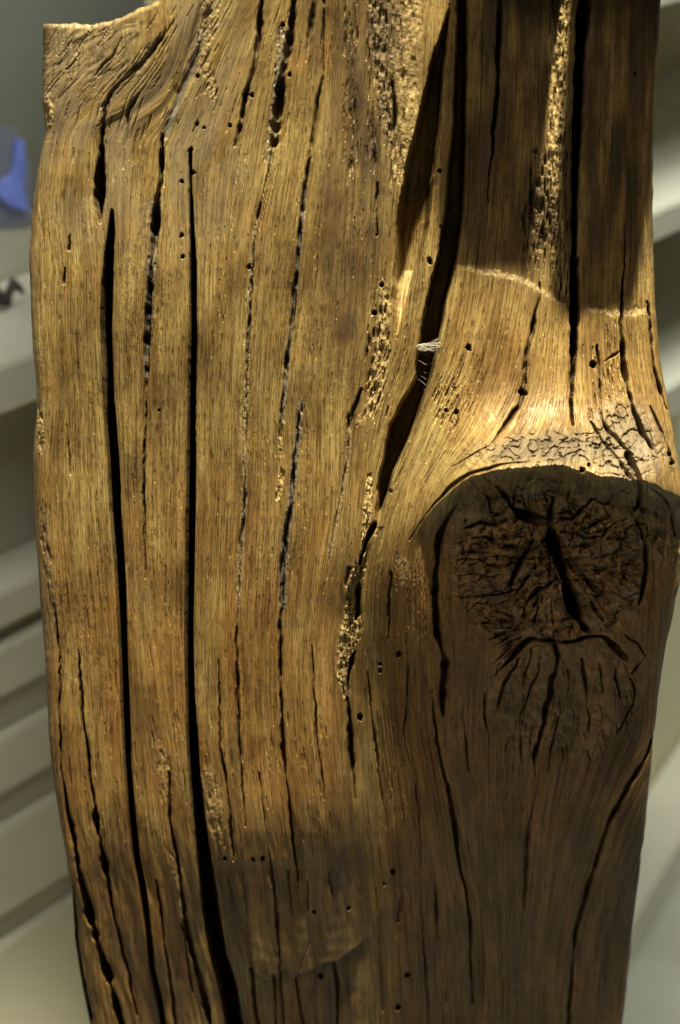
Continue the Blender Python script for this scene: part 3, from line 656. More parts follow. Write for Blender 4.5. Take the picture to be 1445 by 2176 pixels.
stain_shade = np.maximum(stain_shade, .5 * sstep(0.0, 1.0, 1.3 - np.hypot((X - 1290) / 60, (Y - 1240) / 40)) * (0.6 + vnoise(X / 9, Y / 9, 79)))
stain_shade = np.maximum(stain_shade, .55 * sstep(0.0, 1.0, 1.3 - np.hypot((X - 1170) / 90, (Y - 1110) / 30)) * (0.6 + vnoise(X / 9, Y / 9, 80)))

# ---- fibre relief everywhere
out_k = 1 - 0.85 * np.maximum(knot, np.maximum(curly, curly2) * .8)
fib = 0.25 * vnoise(U / 3.4, V / 90, 81) + 0.55 * vnoise(U / 7.5, V / 150, 83) + 2.0 * vnoise(U / 19, V / 260, 85) + 3.0 * vnoise(U / 45, V / 140, 84)
gate = 0.55 + 0.9 * sstep(-.2, .3, vnoise(U / 60, V / 200, 86))
D += fib * out_k * gate
rough = 0.7 * fbm(U / 5, V / 13, 2, 87) + 0.3 * vnoise(X / 3, Y / 3.4, 88)
D += rough * (0.15 + 1.1 * sstep(0.0, .35, vnoise(U / 38, V / 120, 89)))

# ---- ledges: worn break across the right column, notch on the right piece, chipped layer low on the board
lx = np.array([(940, 556), (975, 566), (1010, 574), (1060, 580), (1110, 596), (1150, 618), (1190, 640), (1215, 655)], float)
ly = np.interp(X, lx[:, 0], lx[:, 1]) + 6 * vnoise(X / 16, X * 0, 91)
mm = sstep(955, 985, X) * (1 - sstep(1205, 1225, X))
D += mm * (6 * sstep(-10, 9, Y - ly + 5 * vnoise(X / 5, Y / 5, 98)) - 4 * sstep(10, 90, Y - ly) + 4 * sstep(-60, -5, Y - ly) * 0)
wear_lit = np.maximum(wear_lit, mm * .35 * np.exp(-((Y - ly - 2) / 9) ** 2) * np.clip(.5 + 2.2 * vnoise(X / 5, Y / 5, 92), 0, 1))  # pale band painted as light caught on the ledge crest
ly2 = 655 + 6 * vnoise(X / 12, X * 0, 93) + 10 * sstep(1260, 1300, X)
mm = sstep(1238, 1262, X) * (1 - sstep(1375, 1392, X))
D += mm * (8 * sstep(-10, 8, Y - ly2 + 6 * vnoise(X / 6, Y / 6, 98)) - 8 * sstep(8, 80, Y - ly2))
ch = np.array([(430, 1830), (455, 1835), (480, 1850), (505, 1940), (526, 1965), (531, 2020), (540, 2066), (560, 2078), (590, 2078), (600, 2056), (620, 2068), (650, 2066), (690, 2046), (720, 2040), (745, 2020), (790, 1990), (850, 1960)], float)
cy = np.interp(X, ch[:, 0], ch[:, 1]) + 4 * vnoise(X / 9, X * 0, 95)
mm = sstep(432, 470, X) * (1 - sstep(720, 800, X))
D -= mm * 13 * sstep(-3, 5, Y - cy)
D += mm * 13 * np.clip((Y - 1850) / 190, 0, 1) * (Y < cy) * sstep(522, 545, X)
patch = mm * sstep(520, 540, X) * (1 - sstep(0, 4, Y - cy)) * sstep(1880, 1980, Y)
wear_lit = np.maximum(wear_lit, .5 * patch * (.6 + vnoise(U / 18, V / 60, 94)))
stain_shade = np.maximum(stain_shade, mm * .8 * sstep(0, 4, Y - cy) * (1 - sstep(4, 26, Y - cy)))  # dark strip painted as the shadow under the chipped edge
mm = sstep(430, 445, X) * (1 - sstep(620, 720, X))
D -= mm * 3.5 * sstep(1826, 1846, Y + 8 * vnoise(X / 20, X * 0, 96))
# broad wave figure near the bottom
fig = sstep(1870, 1960, Y) * (1 - sstep(700, 800, X)) * sstep(520, 560, X) * (Y < cy) + .35 * sstep(1950, 2050, Y) * sstep(850, 950, X)
D += 0.24 * (1 + 2.2 * vnoise(X / 60, Y / 40, 99)) * np.sin((Y + 30 * vnoise(X / 70, Y / 80, 97) + 0.0007 * (X - 680) ** 2 * np.where(X > 800, 2.0, 1.0)) / 5.0) * np.clip(fig, 0, 1)

# ---- rounded outline
dl = (X - xl[:, None])
dr = (xr[:, None] - X)
dt = np.where(X < 350, np.maximum(Y - ytop, 0), 999)


def roll(d, r):
    t = np.clip(1 - d / r, 0, 1)
    return -r * (1 - np.sqrt(np.maximum(1 - t * t, 0)))


D += roll(dl, 38.0) + roll(dr, 26.0) + roll(dt, 14.0)
# ---- stains, and darker zones at upper right, bottom and lower right
st = 0.85 * sstep(0.0, 1, 1.3 - np.hypot((U - 735) / 40, (Y - 640) / 170)) * sstep(-.25, .3, fbm(U / 22, V / 70, 3, 101))
st = np.maximum(st, .95 * sstep(0, 1, 1.5 - np.hypot((U - 735) / 72, (Y - 260) / 430)) * (.45 + .55 * sstep(-.45, .35, fbm(U / 30, V / 120, 3, 103))))
st = np.maximum(st, .45 * sstep(0, 1, 1.3 - np.hypot((X - 660) / 26, (Y - 40) / 120)))
st = np.maximum(st, .8 * sstep(975, 1000, X) * (1 - sstep(480, 640, Y)) * sstep(-.35, .25, fbm(U / 26, V / 140, 3, 104)))
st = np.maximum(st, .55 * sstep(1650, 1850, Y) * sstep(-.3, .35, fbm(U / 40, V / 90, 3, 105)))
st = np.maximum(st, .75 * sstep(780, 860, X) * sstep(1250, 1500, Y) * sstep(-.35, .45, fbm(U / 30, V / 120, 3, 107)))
stain_shade = np.maximum(stain_shade, knot * .75 * sstep(.02, .5, fbm(ang * 5, rad / 60, 5, 174) + .4 * fbm(X / 16, Y / 16, 3, 175)))
stain_shade = np.clip(np.maximum(stain_shade, st), 0, 1)
rings = np.exp(-(dl / 22.0) ** 2) * .3
wear_g = np.clip(np.maximum(wear_g, rings * (.7 + vnoise(U / 8, V / 60, 109))), 0, 1)
wear_lit = np.clip(wear_lit, 0, 1)
red = np.clip(.85 * sstep(760, 860, X) * sstep(1060, 1250, Y) + sstep(800, 1400, Y) * (1 - sstep(700, 800, X)) * (.58 + fbm(U / 50, V / 160, 3, 111)) + sstep(560, 800, Y) * sstep(930, 980, X) * (1 - sstep(900, 1000, Y)) * .4, 0, 1)
knotm = np.clip(np.maximum(np.maximum(knot * .8, foot * .6), .10 * sstep(820, 930, X) * sstep(1040, 1160, Y)), 0, 1)

# ------------------------------------------------------------------ points
r = ray(X, Y)
t = (-CAM[1] / r[..., 1]) - B * PX
P = CAM + r * t[..., None]
P = P - FWD * (D * PX)[..., None]

# side, top and bottom returns
NP = 7
backs = np.array([1.0, 0.72, 0.48, 0.28, 0.14, 0.06, 0.02])
BACK = 0.15
dep_now = (P - CAM) @ FWD


def extend(E, inward):
    """rows of points that run from an edge to the back of the board"""
    out = []
    d0 = (E - CAM) @ FWD
    d1 = 1.0 + 0.06 - (E[..., 2] - 1.0) * math.sin(PITCH)
    base = (E[..., 1])
    tgt = np.full_like(base, BACK)
    for k in range(NP):
        f = 1 - backs[k]
        Q = E.copy()
        f2 = f
        Q[..., 1] = base + (tgt - base) * f2
        Q[..., 0] += inward * (f2 * 0.006) + 0.0005 * vnoise(E[..., 2] * 60 + k, E[..., 0] * 0 + k * .7, 121)
        out.append(Q)
    return out


Lp = extend(P[:, 0], 1)
for Q in Lp:
    Q[:, 2] -= (Q[:, 1] - P[:, 0, 1]) * 0.62 * np.exp(-np.maximum(Y[:, 0] - 44, 0) / 150.0)
Lp = Lp[::-1]
Rp = extend(P[:, -1], -1)
G = np.concatenate([np.stack(Lp, 1), P, np.stack(Rp, 1)], 1)
top = G[0].copy()
rows_top = []
for k in range(NP):
    f = 1 - backs[NP - 1 - k]
    Q = top.copy()
    Q[:, 1] = np.maximum(top[:, 1], top[:, 1] + (BACK - top[:, 1]) * f)
    Q[:, 2] -= (Q[:, 1] - top[:, 1]) * 0.55 + 0.0015 * vnoise(top[:, 0] * 300, top[:, 0] * 0 + k, 5)
    rows_top.append(Q)
rows_top = rows_top
bot = G[-1].copy()
rows_bot = []
for k in range(3):
    Q = bot.copy()
    Q[:, 2] = bot[:, 2] - (k + 1) * 0.17 * 1.0
    rows_bot.append(Q)
rows_bot[-1][:, 2] = 0.05
G = np.concatenate([np.stack(rows_top, 0), G, np.stack(rows_bot, 0)], 0)
GRr, GCc = G.shape[:2]


def padf(a):
    a = np.concatenate([np.repeat(a[:, :1], NP, 1), a, np.repeat(a[:, -1:], NP, 1)], 1)
    return np.concatenate([np.repeat(a[:1], NP, 0), a, np.repeat(a[-1:], 3, 0)], 0)


Up, Vp = padf(U), padf(V)
Up[:, :NP] = Up[:, NP:NP + 1] - np.arange(NP, 0, -1)[None, :] * 28
Up[:, -NP:] = Up[:, -NP - 1:-NP] + np.arange(1, NP + 1)[None, :] * 28
Vp[-3:] = Vp[-4:-3] + np.array([700, 1500, 3600])[:, None]
Xp, Yp = padf(X), padf(Y)
Wd = np.stack([padf(wear_lit), padf(wear_g), padf(stain_shade), padf(knotm)], -1)
Rd = padf(red)

# normals of the whole surface, shared by all parts so that seams do not show
du = np.gradient(G, axis=1)
dv = np.gradient(G, axis=0)
N = np.cross(dv, du)
ln = np.linalg.norm(N, axis=-1, keepdims=True)
N = N / np.maximum(ln, 1e-12)
if N[GRr // 2, GCc // 2, 1] > 0:
    N = -N

# ------------------------------------------------------------------ which part each face belongs to
fx = (Xp[:-1, :-1] + Xp[1:, 1:]) / 2
fy = (Yp[:-1, :-1] + Yp[1:, 1:]) / 2
cG = curve([(984, -400), (984, 60), (984, 350), (972, 480), (955, 560), (934, 640), (918, 720), (892, 800), (860, 880), (832, 950), (812, 1020), (800, 1090), (780, 1145), (763, 1220), (762, 1300), (748, 1402), (741, 1450), (740, 1505), (742, 1547), (747, 1595), (756, 1700), (768, 1850), (780, 2000), (788, 2300)])
cD = curve([(1240, -400), (1243, 0), (1234, 100), (1229, 250), (1223, 400), (1221, 560), (1222, 650), (1217, 760), (1214, 850), (1218, 905), (1225, 930)])
lab = np.zeros(fx.shape, np.int32)
lab[fx > cA(fy)] = 1
lab[fx > cB(fy)] = 2
lab[fx > cG(fy)] = 3
yk = np.interp(fx, rimc[:, 0], rimc[:, 1])
lab[(fx > cD(fy)) & (fy < 905)] = 4
lab[(fx < cA(fy)) & (fy < 205 + 14 * vnoise(fx / 20, fy / 20, 3))] = 5
lab[((fx - 1190) / 215.0) ** 2 + ((fy - 958) / 55.0) ** 2 < 1] = 6
kn = (((fx - 1155) / 226.0) ** 2 + ((fy - 1255) / 235.0) ** 2 < 1) & (fy > yk)
lab[kn] = 7
ft = (((fx - 1190) / 160.0) ** 2 + ((fy - 1480) / 125.0) ** 2 < 1) & (fy > 1362)
lab[ft] = 8
frot = np.zeros(fx.shape, bool)
sub = np.zeros((NR, NC), np.float32)
sub[rR, rC] = rM
frot = padf(sub)[:-1, :-1] > .45
lab[frot & (fy > 990)] = 9

NAMES = {0: ('wood_strip', 'outer left strip with smooth rounded edge'),
         1: ('wood_strip', 'narrow strip between the two black through cracks'),
         2: ('wood_strip', 'broad golden strip with fine parallel checks'),
         3: ('wood_strip', 'flaring wood that wraps around the knot'),
         4: ('wood_strip', 'right hand strip beside the upper black crack'),
         5: ('broken_corner', 'pale gnarled broken corner'),
         6: ('knot_collar', 'grey curly collar above the knot'),
         7: ('knot', 'dark cracked face of the branch knot'),
         8: ('knot_foot', 'finely chequered wood below the knot'),
         9: ('crumbling_wood', 'crumbling yellow rotten wood')}

# ------------------------------------------------------------------ materials


def mat(name, rough=.6):
    m = bpy.data.materials.new(name)
    m.use_nodes = True
    nt = m.node_tree
    b = nt.nodes['Principled BSDF']
    b.inputs['Roughness'].default_value = rough
    return m, nt, b


def nd(nt, typ, **kw):
    n = nt.nodes.new(typ)
    for k, v in kw.items():
        if k in n.inputs:
            n.inputs[k].default_value = v
        else:
            setattr(n, k, v)
    return n


def mixc(nt, fac, a, b, mode='MIX'):
    n = nt.nodes.new('ShaderNodeMix')
    n.data_type = 'RGBA'
    n.blend_type = mode
    for s, v in ((n.inputs[0], fac), (n.inputs[6], a), (n.inputs[7], b)):
        if hasattr(v, 'is_output') or isinstance(v, bpy.types.NodeSocket):
            nt.links.new(v, s)
        else:
            s.default_value = v
    return n.outputs[2]


def mth(nt, op, a, b=None, c=None, clamp=False):
    n = nt.nodes.new('ShaderNodeMath')
    n.operation = op
    n.use_clamp = clamp
    for i, v in enumerate((a, b, c)):
        if v is None:
            continue
        if isinstance(v, bpy.types.NodeSocket):
            nt.links.new(v, n.inputs[i])
        else:
            n.inputs[i].default_value = v
    return n.outputs[0]


def ramp(nt, fac, stops):
    n = nt.nodes.new('ShaderNodeValToRGB')
    e = n.color_ramp.elements
    while len(e) < len(stops):
        e.new(.5)
    for i, (p, c) in enumerate(stops):
        e[i].position = p
        e[i].color = c if len(c) == 4 else (*c, 1)
    nt.links.new(fac, n.inputs[0])
    return n.outputs[0]


def wood_material():
    m, nt, bs = mat('weathered_oak', .55)
    uv = nd(nt, 'ShaderNodeUVMap', uv_map='grain')
    wear_light = nd(nt, 'ShaderNodeAttribute', attribute_name='wear_light')
    redn = nd(nt, 'ShaderNodeAttribute', attribute_name='redness')
    sw = nt.nodes.new('ShaderNodeSeparateColor')
    nt.links.new(wear_light.outputs['Color'], sw.inputs[0])
    geo = nt.nodes.new('ShaderNodeTexCoord')

    def noise(su, sv, detail=2, rough_=.5, dist=0.0, off=0.0, src=None):
        mp = nt.nodes.new('ShaderNodeMapping')
        mp.inputs['Scale'].default_value = (su, sv, 1)
        mp.inputs['Location'].default_value = (off, off * .7, 0)
        nt.links.new(src or uv.outputs[0], mp.inputs[0])
        n = nt.nodes.new('ShaderNodeTexNoise')
        n.inputs['Scale'].default_value = 1
        n.inputs['Detail'].default_value = detail
        n.inputs['Roughness'].default_value = rough_
        n.inputs['Distortion'].default_value = dist
        nt.links.new(mp.outputs[0], n.inputs['Vector'])
        return n.outputs[0]
    # the UV map is in photo pixels / 1000
    broad = noise(16, 4.5, 4, .6, .4)
    streak = noise(95, 4.5, 3, .6, .2, 3)
    fine = noise(330, 6, 2, .55, .1, 7)
    pore = noise(520, 36, 1, .5, 0, 11)
    flake = noise(110, 60, 4, .65, .8, 17)
    base = ramp(nt, broad, [(.28, (.165, .110, .040)), (.44, (.285, .205, .082)), (.58, (.375, .285, .120)), (.74, (.475, .375, .175))])
    redc = mixc(nt, redn.outputs['Fac'], base, (.295, .160, .050, 1))
    redc = mixc(nt, .85, base, redc)
    c = mixc(nt, ramp(nt, streak, [(.36, (1, 1, 1)), (.58, (0, 0, 0))]), redc, (.66, .62, .57, 1), 'MULTIPLY')
    f1 = ramp(nt, fine, [(.40, (1, 1, 1)), (.52, (0, 0, 0))])
    c = mixc(nt, mth(nt, 'MULTIPLY', f1, .7), c, (.42, .33, .24, 1), 'MULTIPLY')
    p1 = ramp(nt, pore, [(.33, (1, 1, 1)), (.42, (0, 0, 0))])
    c = mixc(nt, mth(nt, 'MULTIPLY', p1, .8), c, (.30, .24, .20, 1), 'MULTIPLY')
    fl = ramp(nt, flake, [(.60, (0, 0, 0)), (.72, (1, 1, 1))])
    c = mixc(nt, mth(nt, 'MULTIPLY', fl, .35), c, (.56, .44, .25, 1))
    blotch = noise(9, 7, 5, .65, .8, 53)
    c = mixc(nt, 1.0, c, ramp(nt, blotch, [(.30, (.68, .63, .59)), (.45, (.95, .94, .93)), (.58, (1.06, 1.07, 1.04)), (.72, (1.20, 1.20, 1.14))]), 'MULTIPLY')
    patchy = noise(30, 9, 4, .6, .6, 59)
    c = mixc(nt, mth(nt, 'MULTIPLY', ramp(nt, patchy, [(.52, (0, 0, 0)), (.72, (1, 1, 1))]), .45), c, (.36, .20, .065, 1))
    # knot: plain brown end grain
    kn_ = noise(46, 46, 5, .65, .6, 23)
    kc = ramp(nt, kn_, [(.36, (.090, .056, .030)), (.50, (.28, .18, .088)), (.64, (.42, .285, .145))])
    c = mixc(nt, mth(nt, 'MULTIPLY', wear_light.outputs['Alpha'], .9), c, kc)
    c = mixc(nt, sw.outputs[1], c, mixc(nt, noise(60, 18, 4, .6, .3, 31), (.13, .125, .115, 1), (.25, .21, .145, 1)))
    c = mixc(nt, sw.outputs[0], c, mixc(nt, noise(120, 70, 3, .6, .3, 37), (.30, .20, .075, 1), (.62, .50, .26, 1)))
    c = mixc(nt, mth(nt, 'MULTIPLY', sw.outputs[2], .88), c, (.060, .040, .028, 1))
    nt.links.new(c, bs.inputs['Base Color'])
    rr = mth(nt, 'ADD', mth(nt, 'MULTIPLY', flake, .35), .27)
    rr = mth(nt, 'ADD', rr, mth(nt, 'MULTIPLY', mth(nt, 'ADD', sw.outputs[1], sw.outputs[0]), .32), clamp=True)
    nt.links.new(rr, bs.inputs['Roughness'])
    bs.inputs['Specular IOR Level'].default_value = .5
    hgt = mth(nt, 'ADD', mth(nt, 'MULTIPLY', f1, -.22), mth(nt, 'MULTIPLY', p1, -.5))
    hgt = mth(nt, 'ADD', hgt, mth(nt, 'MULTIPLY', flake, .45))
    hgt = mth(nt, 'ADD', hgt, mth(nt, 'MULTIPLY', streak, .35))
    mic = noise(600, 260, 3, .6, 0, 41)
    hgt = mth(nt, 'ADD', hgt, mth(nt, 'MULTIPLY', mic, mth(nt, 'ADD', mth(nt, 'MULTIPLY', sw.outputs[0], 1.4), .35)))
    bp = nt.nodes.new('ShaderNodeBump')
    bp.inputs['Strength'].default_value = .8
    bp.inputs['Distance'].default_value = .00028
    nt.links.new(hgt, bp.inputs['Height'])
    nt.links.new(bp.outputs[0], bs.inputs['Normal'])
    return m


WOOD = wood_material()


def empty(name, loc, label, cat, group=None):
    o = bpy.data.objects.new(name, None)
    S.collection.objects.link(o)
    o.location = loc
    o['label'] = label
    o['category'] = cat
    if group:
        o['group'] = group
    return o


ROOT = (0.0, 0.03, 0.0)
trunk = empty('oak_trunk_slab', ROOT, 'upright slab of weathered brown oak trunk with long black cracks and a large cracked knot at right', 'tree trunk')

Gf = (G - np.array(ROOT)).reshape(-1, 3).astype(np.float32)
Nf = N.reshape(-1, 3).astype(np.float32)
UVf = np.stack([Up.ravel() / 1000.0, Vp.ravel() / 1000.0], 1).astype(np.float32)
Wf = Wd.reshape(-1, 4).astype(np.float32)
Rf = Rd.ravel().astype(np.float32)
idx = np.arange(GRr * GCc).reshape(GRr, GCc)
quads = np.stack([idx[:-1, :-1], idx[1:, :-1], idx[1:, 1:], idx[:-1, 1:]], -1).reshape(-1, 4)
labf = lab.ravel()
remap = np.empty(GRr * GCc, np.int64)
for L in sorted(NAMES):
    q = quads[labf == L]
    if len(q) == 0:
        continue
    used = np.unique(q)
    remap[used] = np.arange(len(used))
    ql = remap[q].astype(np.int32)
    nm, lb = NAMES[L]
    me = bpy.data.meshes.new(nm)
    me.vertices.add(len(used))
    me.vertices.foreach_set('co', Gf[used].ravel())
    me.loops.add(len(ql) * 4)
    me.loops.foreach_set('vertex_index', ql.ravel())
    me.polygons.add(len(ql))
    me.polygons.foreach_set('loop_start', np.arange(0, len(ql) * 4, 4, dtype=np.int32))
    me.polygons.foreach_set('loop_total', np.full(len(ql), 4, np.int32))
    me.update(calc_edges=True)
    me.polygons.foreach_set('use_smooth', np.ones(len(ql), bool))
    uvl = me.uv_layers.new(name='grain')
    uvl.data.foreach_set('uv', UVf[used][ql.ravel()].ravel())
    ca = me.attributes.new('wear_light', 'FLOAT_COLOR', 'POINT')
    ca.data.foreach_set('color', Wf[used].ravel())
    ra = me.attributes.new('redness', 'FLOAT', 'POINT')
    ra.data.foreach_set('value', Rf[used])
    me.materials.append(WOOD)
    me.normals_split_custom_set_from_vertices(Nf[used])
    o = bpy.data.objects.new(nm, me)
    S.collection.objects.link(o)
    o.parent = trunk
    o['label'] = lb


def mesh_obj(name, verts, faces, material, parent=None, smooth=False):
    me = bpy.data.meshes.new(name)
    me.from_pydata([tuple(v) for v in verts], [], faces)
    me.update()
    if material:
        me.materials.append(material)
    if smooth:
        me.polygons.foreach_set('use_smooth', [True] * len(faces))
    o = bpy.data.objects.new(name, me)
    S.collection.objects.link(o)
    if parent:
        o.parent = parent
    return o


# plain sawn back
bk = []
fs = []
NB = 9
zl, zr_col = G[:, 0, 2], G[:, -1, 2]
ztop = float(G[NP + 30, 0, 2])
lv = np.linspace(0.05, ztop - 0.075, 60)
ol, orr = np.argsort(zl), np.argsort(zr_col)
for k, z_ in enumerate(lv):
    a = np.array([np.interp(z_, zl[ol], G[ol, 0, i]) for i in range(3)]) - np.array(ROOT)
    b = np.array([np.interp(z_, zr_col[orr], G[orr, -1, i]) for i in range(3)]) - np.array(ROOT)
    for f in np.linspace(0, 1, NB):
        bk.append(a * (1 - f) + b * f)
    if k:
        for j in range(NB - 1):
            i0 = (k - 1) * NB + j
            fs.append((i0, i0 + 1, i0 + NB + 1, i0 + NB))
bm_, nt_, bs_ = mat('sawn_oak', .8)
tc = nd(nt_, 'ShaderNodeTexCoord')
mp_ = nd(nt_, 'ShaderNodeMapping')
mp_.inputs['Scale'].default_value = (60, 60, 4)
nz = nd(nt_, 'ShaderNodeTexNoise', Scale=1.0, Detail=4.0)
nt_.links.new(tc.outputs['Object'], mp_.inputs[0])
nt_.links.new(mp_.outputs[0], nz.inputs['Vector'])
nt_.links.new(ramp(nt_, nz.outputs[0], [(.3, (.10, .065, .035)), (.7, (.24, .16, .08))]), bs_.inputs['Base Color'])
mesh_obj('back_face', bk, fs, bm_, trunk)

# ------------------------------------------------------------------ cobweb in the groove


def surf(px, py):
    i = int(np.argmin(np.abs(yrow - py)))
    j = int(np.clip(np.searchsorted(X[i], px), 0, NC - 1))
    return P[i, j].copy()


def tube(verts, faces, pts, rad_, n=4):
    base = len(verts)
    pts = [np.array(p) for p in pts]
    for i, p in enumerate(pts):
        a = pts[min(i + 1, len(pts) - 1)] - pts[max(i - 1, 0)]
        a = a / (np.linalg.norm(a) + 1e-9)
        u = np.cross(a, [0.31, 0.2, 0.93])
        u /= np.linalg.norm(u) + 1e-9
        v = np.cross(a, u)
        rr_ = rad_[i] if hasattr(rad_, '__len__') else rad_
        for k in range(n):
            t_ = 2 * math.pi * k / n
            verts.append(p + (u * math.cos(t_) + v * math.sin(t_)) * rr_)
    for i in range(len(pts) - 1):
        for k in range(n):
            a0 = base + i * n + k
            a1 = base + i * n + (k + 1) % n
            faces.append((a0, a1, a1 + n, a0 + n))


web_m, ntw, bw = mat('cobweb_silk', .7)
bw.inputs['Base Color'].default_value = (.62, .60, .52, 1)
vs, fc = [], []
A0 = surf(884, 742)
B0 = surf(938, 728)
for i in range(30):
    a = surf(888 + random.uniform(-4, 6), 738 + random.uniform(-5, 5))
    b = surf(932 + random.uniform(-2, 5), 728 + random.uniform(-15, 13))
    a = a - FWD * .001
    b = b - FWD * .001
    mid = (a + b) / 2 + np.array([0, random.uniform(-.003, .004), random.uniform(-.0035, .002)])
    pts = []
    for k in range(8):
        t_ = k / 7
        pts.append(a * (1 - t_) ** 2 + 2 * mid * t_ * (1 - t_) + b * t_ ** 2 + np.array([random.gauss(0, 1), random.gauss(0, 1), random.gauss(0, 1)]) * .00022)
    tube(vs, fc, pts, random.uniform(.00004, .00009), 3)
for i in range(5):
    a = surf(892 + random.uniform(-8, 8), 760 + i * 12)
    b = surf(925, 770 + i * 16)
    tube(vs, fc, [a, (a + b) / 2 - np.array([0, 0, .002]), b], .00004, 3)
webo = mesh_obj('cobweb', vs, fc, web_m)
webo['label'] = 'small pale cobweb strung across the deep groove above the knot'
webo['category'] = 'cobweb'

# ------------------------------------------------------------------ background: gallery with pale shelves


def plain(name, col, rough=.6, var=.06, scale=6):
    m, nt, b = mat(name, rough)
    tc_ = nd(nt, 'ShaderNodeTexCoord')
    nz_ = nd(nt, 'ShaderNodeTexNoise', Scale=float(scale), Detail=5.0)
    nt.links.new(tc_.outputs['Object'], nz_.inputs['Vector'])
    a = tuple(c * (1 - var) for c in col)
    d = tuple(min(1, c * (1 + var)) for c in col)
    nt.links.new(ramp(nt, nz_.outputs[0], [(.35, a), (.65, d)]), b.inputs['Base Color'])
    return m


M_shelf = plain('painted_shelf', (.62, .62, .54), .5)
M_shelf2 = plain('painted_panel', (.50, .50, .43), .6)
M_wall = plain('gallery_wall', (.155, .165, .14), .8, .08, 2)
M_wall2 = plain('cream_wall', (.66, .62, .44), .8, .05, 2)
M_floor = plain('concrete_floor', (.40, .42, .37), .45, .14, 5)
M_dark = plain('dark_object', (.03, .028, .025), .5)

E = np.array([.572, .820, 0.0])
E /= np.linalg.norm(E)
NN = np.array([E[1], -E[0], 0.0])          # towards the viewer's side
ZZ = np.array([0, 0, 1.0])


def hit(px, py, p0, n):
    r_ = ray(px, py)
    t_ = np.dot(p0 - CAM, n) / np.dot(r_, n)
    return CAM + r_ * t_


def box_parts(name, origin, e, n, e0, e1, n0, n1, z0, z1, material, parent, bev=.002):
    """bevelled board in the shelf unit's own axes, world coordinates relative to parent"""
    import bmesh
    bm = bmesh.new()
    pts = []
    for zz in (z0, z1):
        for a_, b_ in ((e0, n0), (e1, n0), (e1, n1), (e0, n1)):
            q = origin + e * a_ + n * b_
            pts.append(bm.verts.new((q[0], q[1], zz)))
    for f in ((0, 3, 2, 1), (4, 5, 6, 7), (0, 1, 5, 4), (1, 2, 6, 5), (2, 3, 7, 6), (3, 0, 4, 7)):
        bm.faces.new([pts[i] for i in f])
    bmesh.ops.recalc_face_normals(bm, faces=bm.faces)
    bmesh.ops.bevel(bm, geom=list(bm.edges), offset=bev, segments=2, affect='EDGES')
    me = bpy.data.meshes.new(name)
    bm.to_mesh(me)
    bm.free()
    me.materials.append(material)
    o = bpy.data.objects.new(name, me)
    S.collection.objects.link(o)
    if parent:
        o.parent = parent
        o.location = -Vector(parent.location)
    return o


# left shelf unit
P0 = CAM + ray(0, 1088) * 1.55


def zat(y, x=0):
    return hit(x, y, P0, NN)[2]


o0 = hit(0, 1088, P0, NN)
o0 = np.array([o0[0], o0[1], 0.0])
left_unit = empty('display_shelving', (float(o0[0]), float(o0[1]), 0), 'pale painted display shelving with stepped boards, blurred behind the left edge of the slab', 'shelving')
bands = [(780, 885), (1262, 1340), (1380, 1486), (1573, 1692), (1768, 1953), (2016, 2420)]
E0, E1 = -.55, .42
for i, (a, b) in enumerate(bands):
    z1, z0 = zat(a), zat(b)
    depth = -.15 if i == 0 else (-.15 if i == 1 else -.12)
    n1 = 0.0
    bo = box_parts('shelf_board' if i < 3 else 'drawer_front', o0, E, NN, E0, E1, depth, n1, z0, z1, M_shelf, left_unit)
box_parts('back_panel', o0, E, NN, E0, E1, -.16, -.152, .0, zat(640) + .0, M_shelf2, left_unit)
for i in range(2, len(bands) - 1):
    z1, z0 = zat(bands[i][1]) - .0005, zat(bands[i + 1][0]) + .0005
    box_parts('recess_panel', o0, E, NN, E0 + .002, E1 - .002, -.11, -.009, z0, z1, M_shelf2, left_unit, .0005)
box_parts('recess_panel', o0, E, NN, E0 + .002, E1 - .002, -.14, -.05, zat(1262) + .0005, zat(885) - .0005, M_shelf2, left_unit, .0005)
z1, z0 = zat(1340) - .0005, zat(1380) + .0005
box_parts('recess_panel', o0, E, NN, E0 + .002, E1 - .002, -.11, -.014, z0, z1, M_shelf2, left_unit, .0005)

# right shelf unit, behind the right edge
P1 = CAM + ray(1445, 470) * 1.75
o1 = hit(1445, 470, P1, NN)
o1 = np.array([o1[0], o1[1], 0.0])
right_unit = empty('display_shelving', (float(o1[0]), float(o1[1]), 0), 'pale shelving with two thin boards, blurred beyond the upper right edge of the slab', 'shelving')


def zr(y):
    return hit(1445, y, P1, NN)[2]


for i, (a, b) in enumerate([(-60, 6), (428, 492), (812, 880)]):
    box_parts('shelf_board', o1, E, NN, -.22, .7, -.30, 0.0, zr(b), zr(a), M_shelf, right_unit)
box_parts('back_panel', o1, E, NN, -.22, .7, -.315, -.302, zr(905), zr(-400), M_shelf2, right_unit)

# low wall, plinth rail and floor on the right


def onz(px, py, z):
    r_ = ray(px, py)
    return CAM + r_ * ((z - CAM[2]) / r_[2])


qa = onz(1360, 1860, 0.06)
qb = onz(1445, 1722, 0.06)
e2 = qb - qa
e2[2] = 0
e2 /= np.linalg.norm(e2)
n2v = np.array([e2[1], -e2[0], 0])
qo = np.array([qa[0], qa[1], 0.0])
rail = box_parts('plinth_rail', qo, e2, n2v, -.8, 1.6, -.05, .02, 0.0, .06, M_shelf, None, .004)
rail['label'] = 'pale plinth rail on the grey floor at the lower right, blurred'
rail['category'] = 'plinth'
lowwall = box_parts('low_wall', qo, e2, n2v, -.8, 2.6, -.16, -.052, 0.0, 1.15, M_wall2, None, .004)
lowwall['label'] = 'cream wall panel rising from the plinth rail behind the right edge'
lowwall['category'] = 'wall'

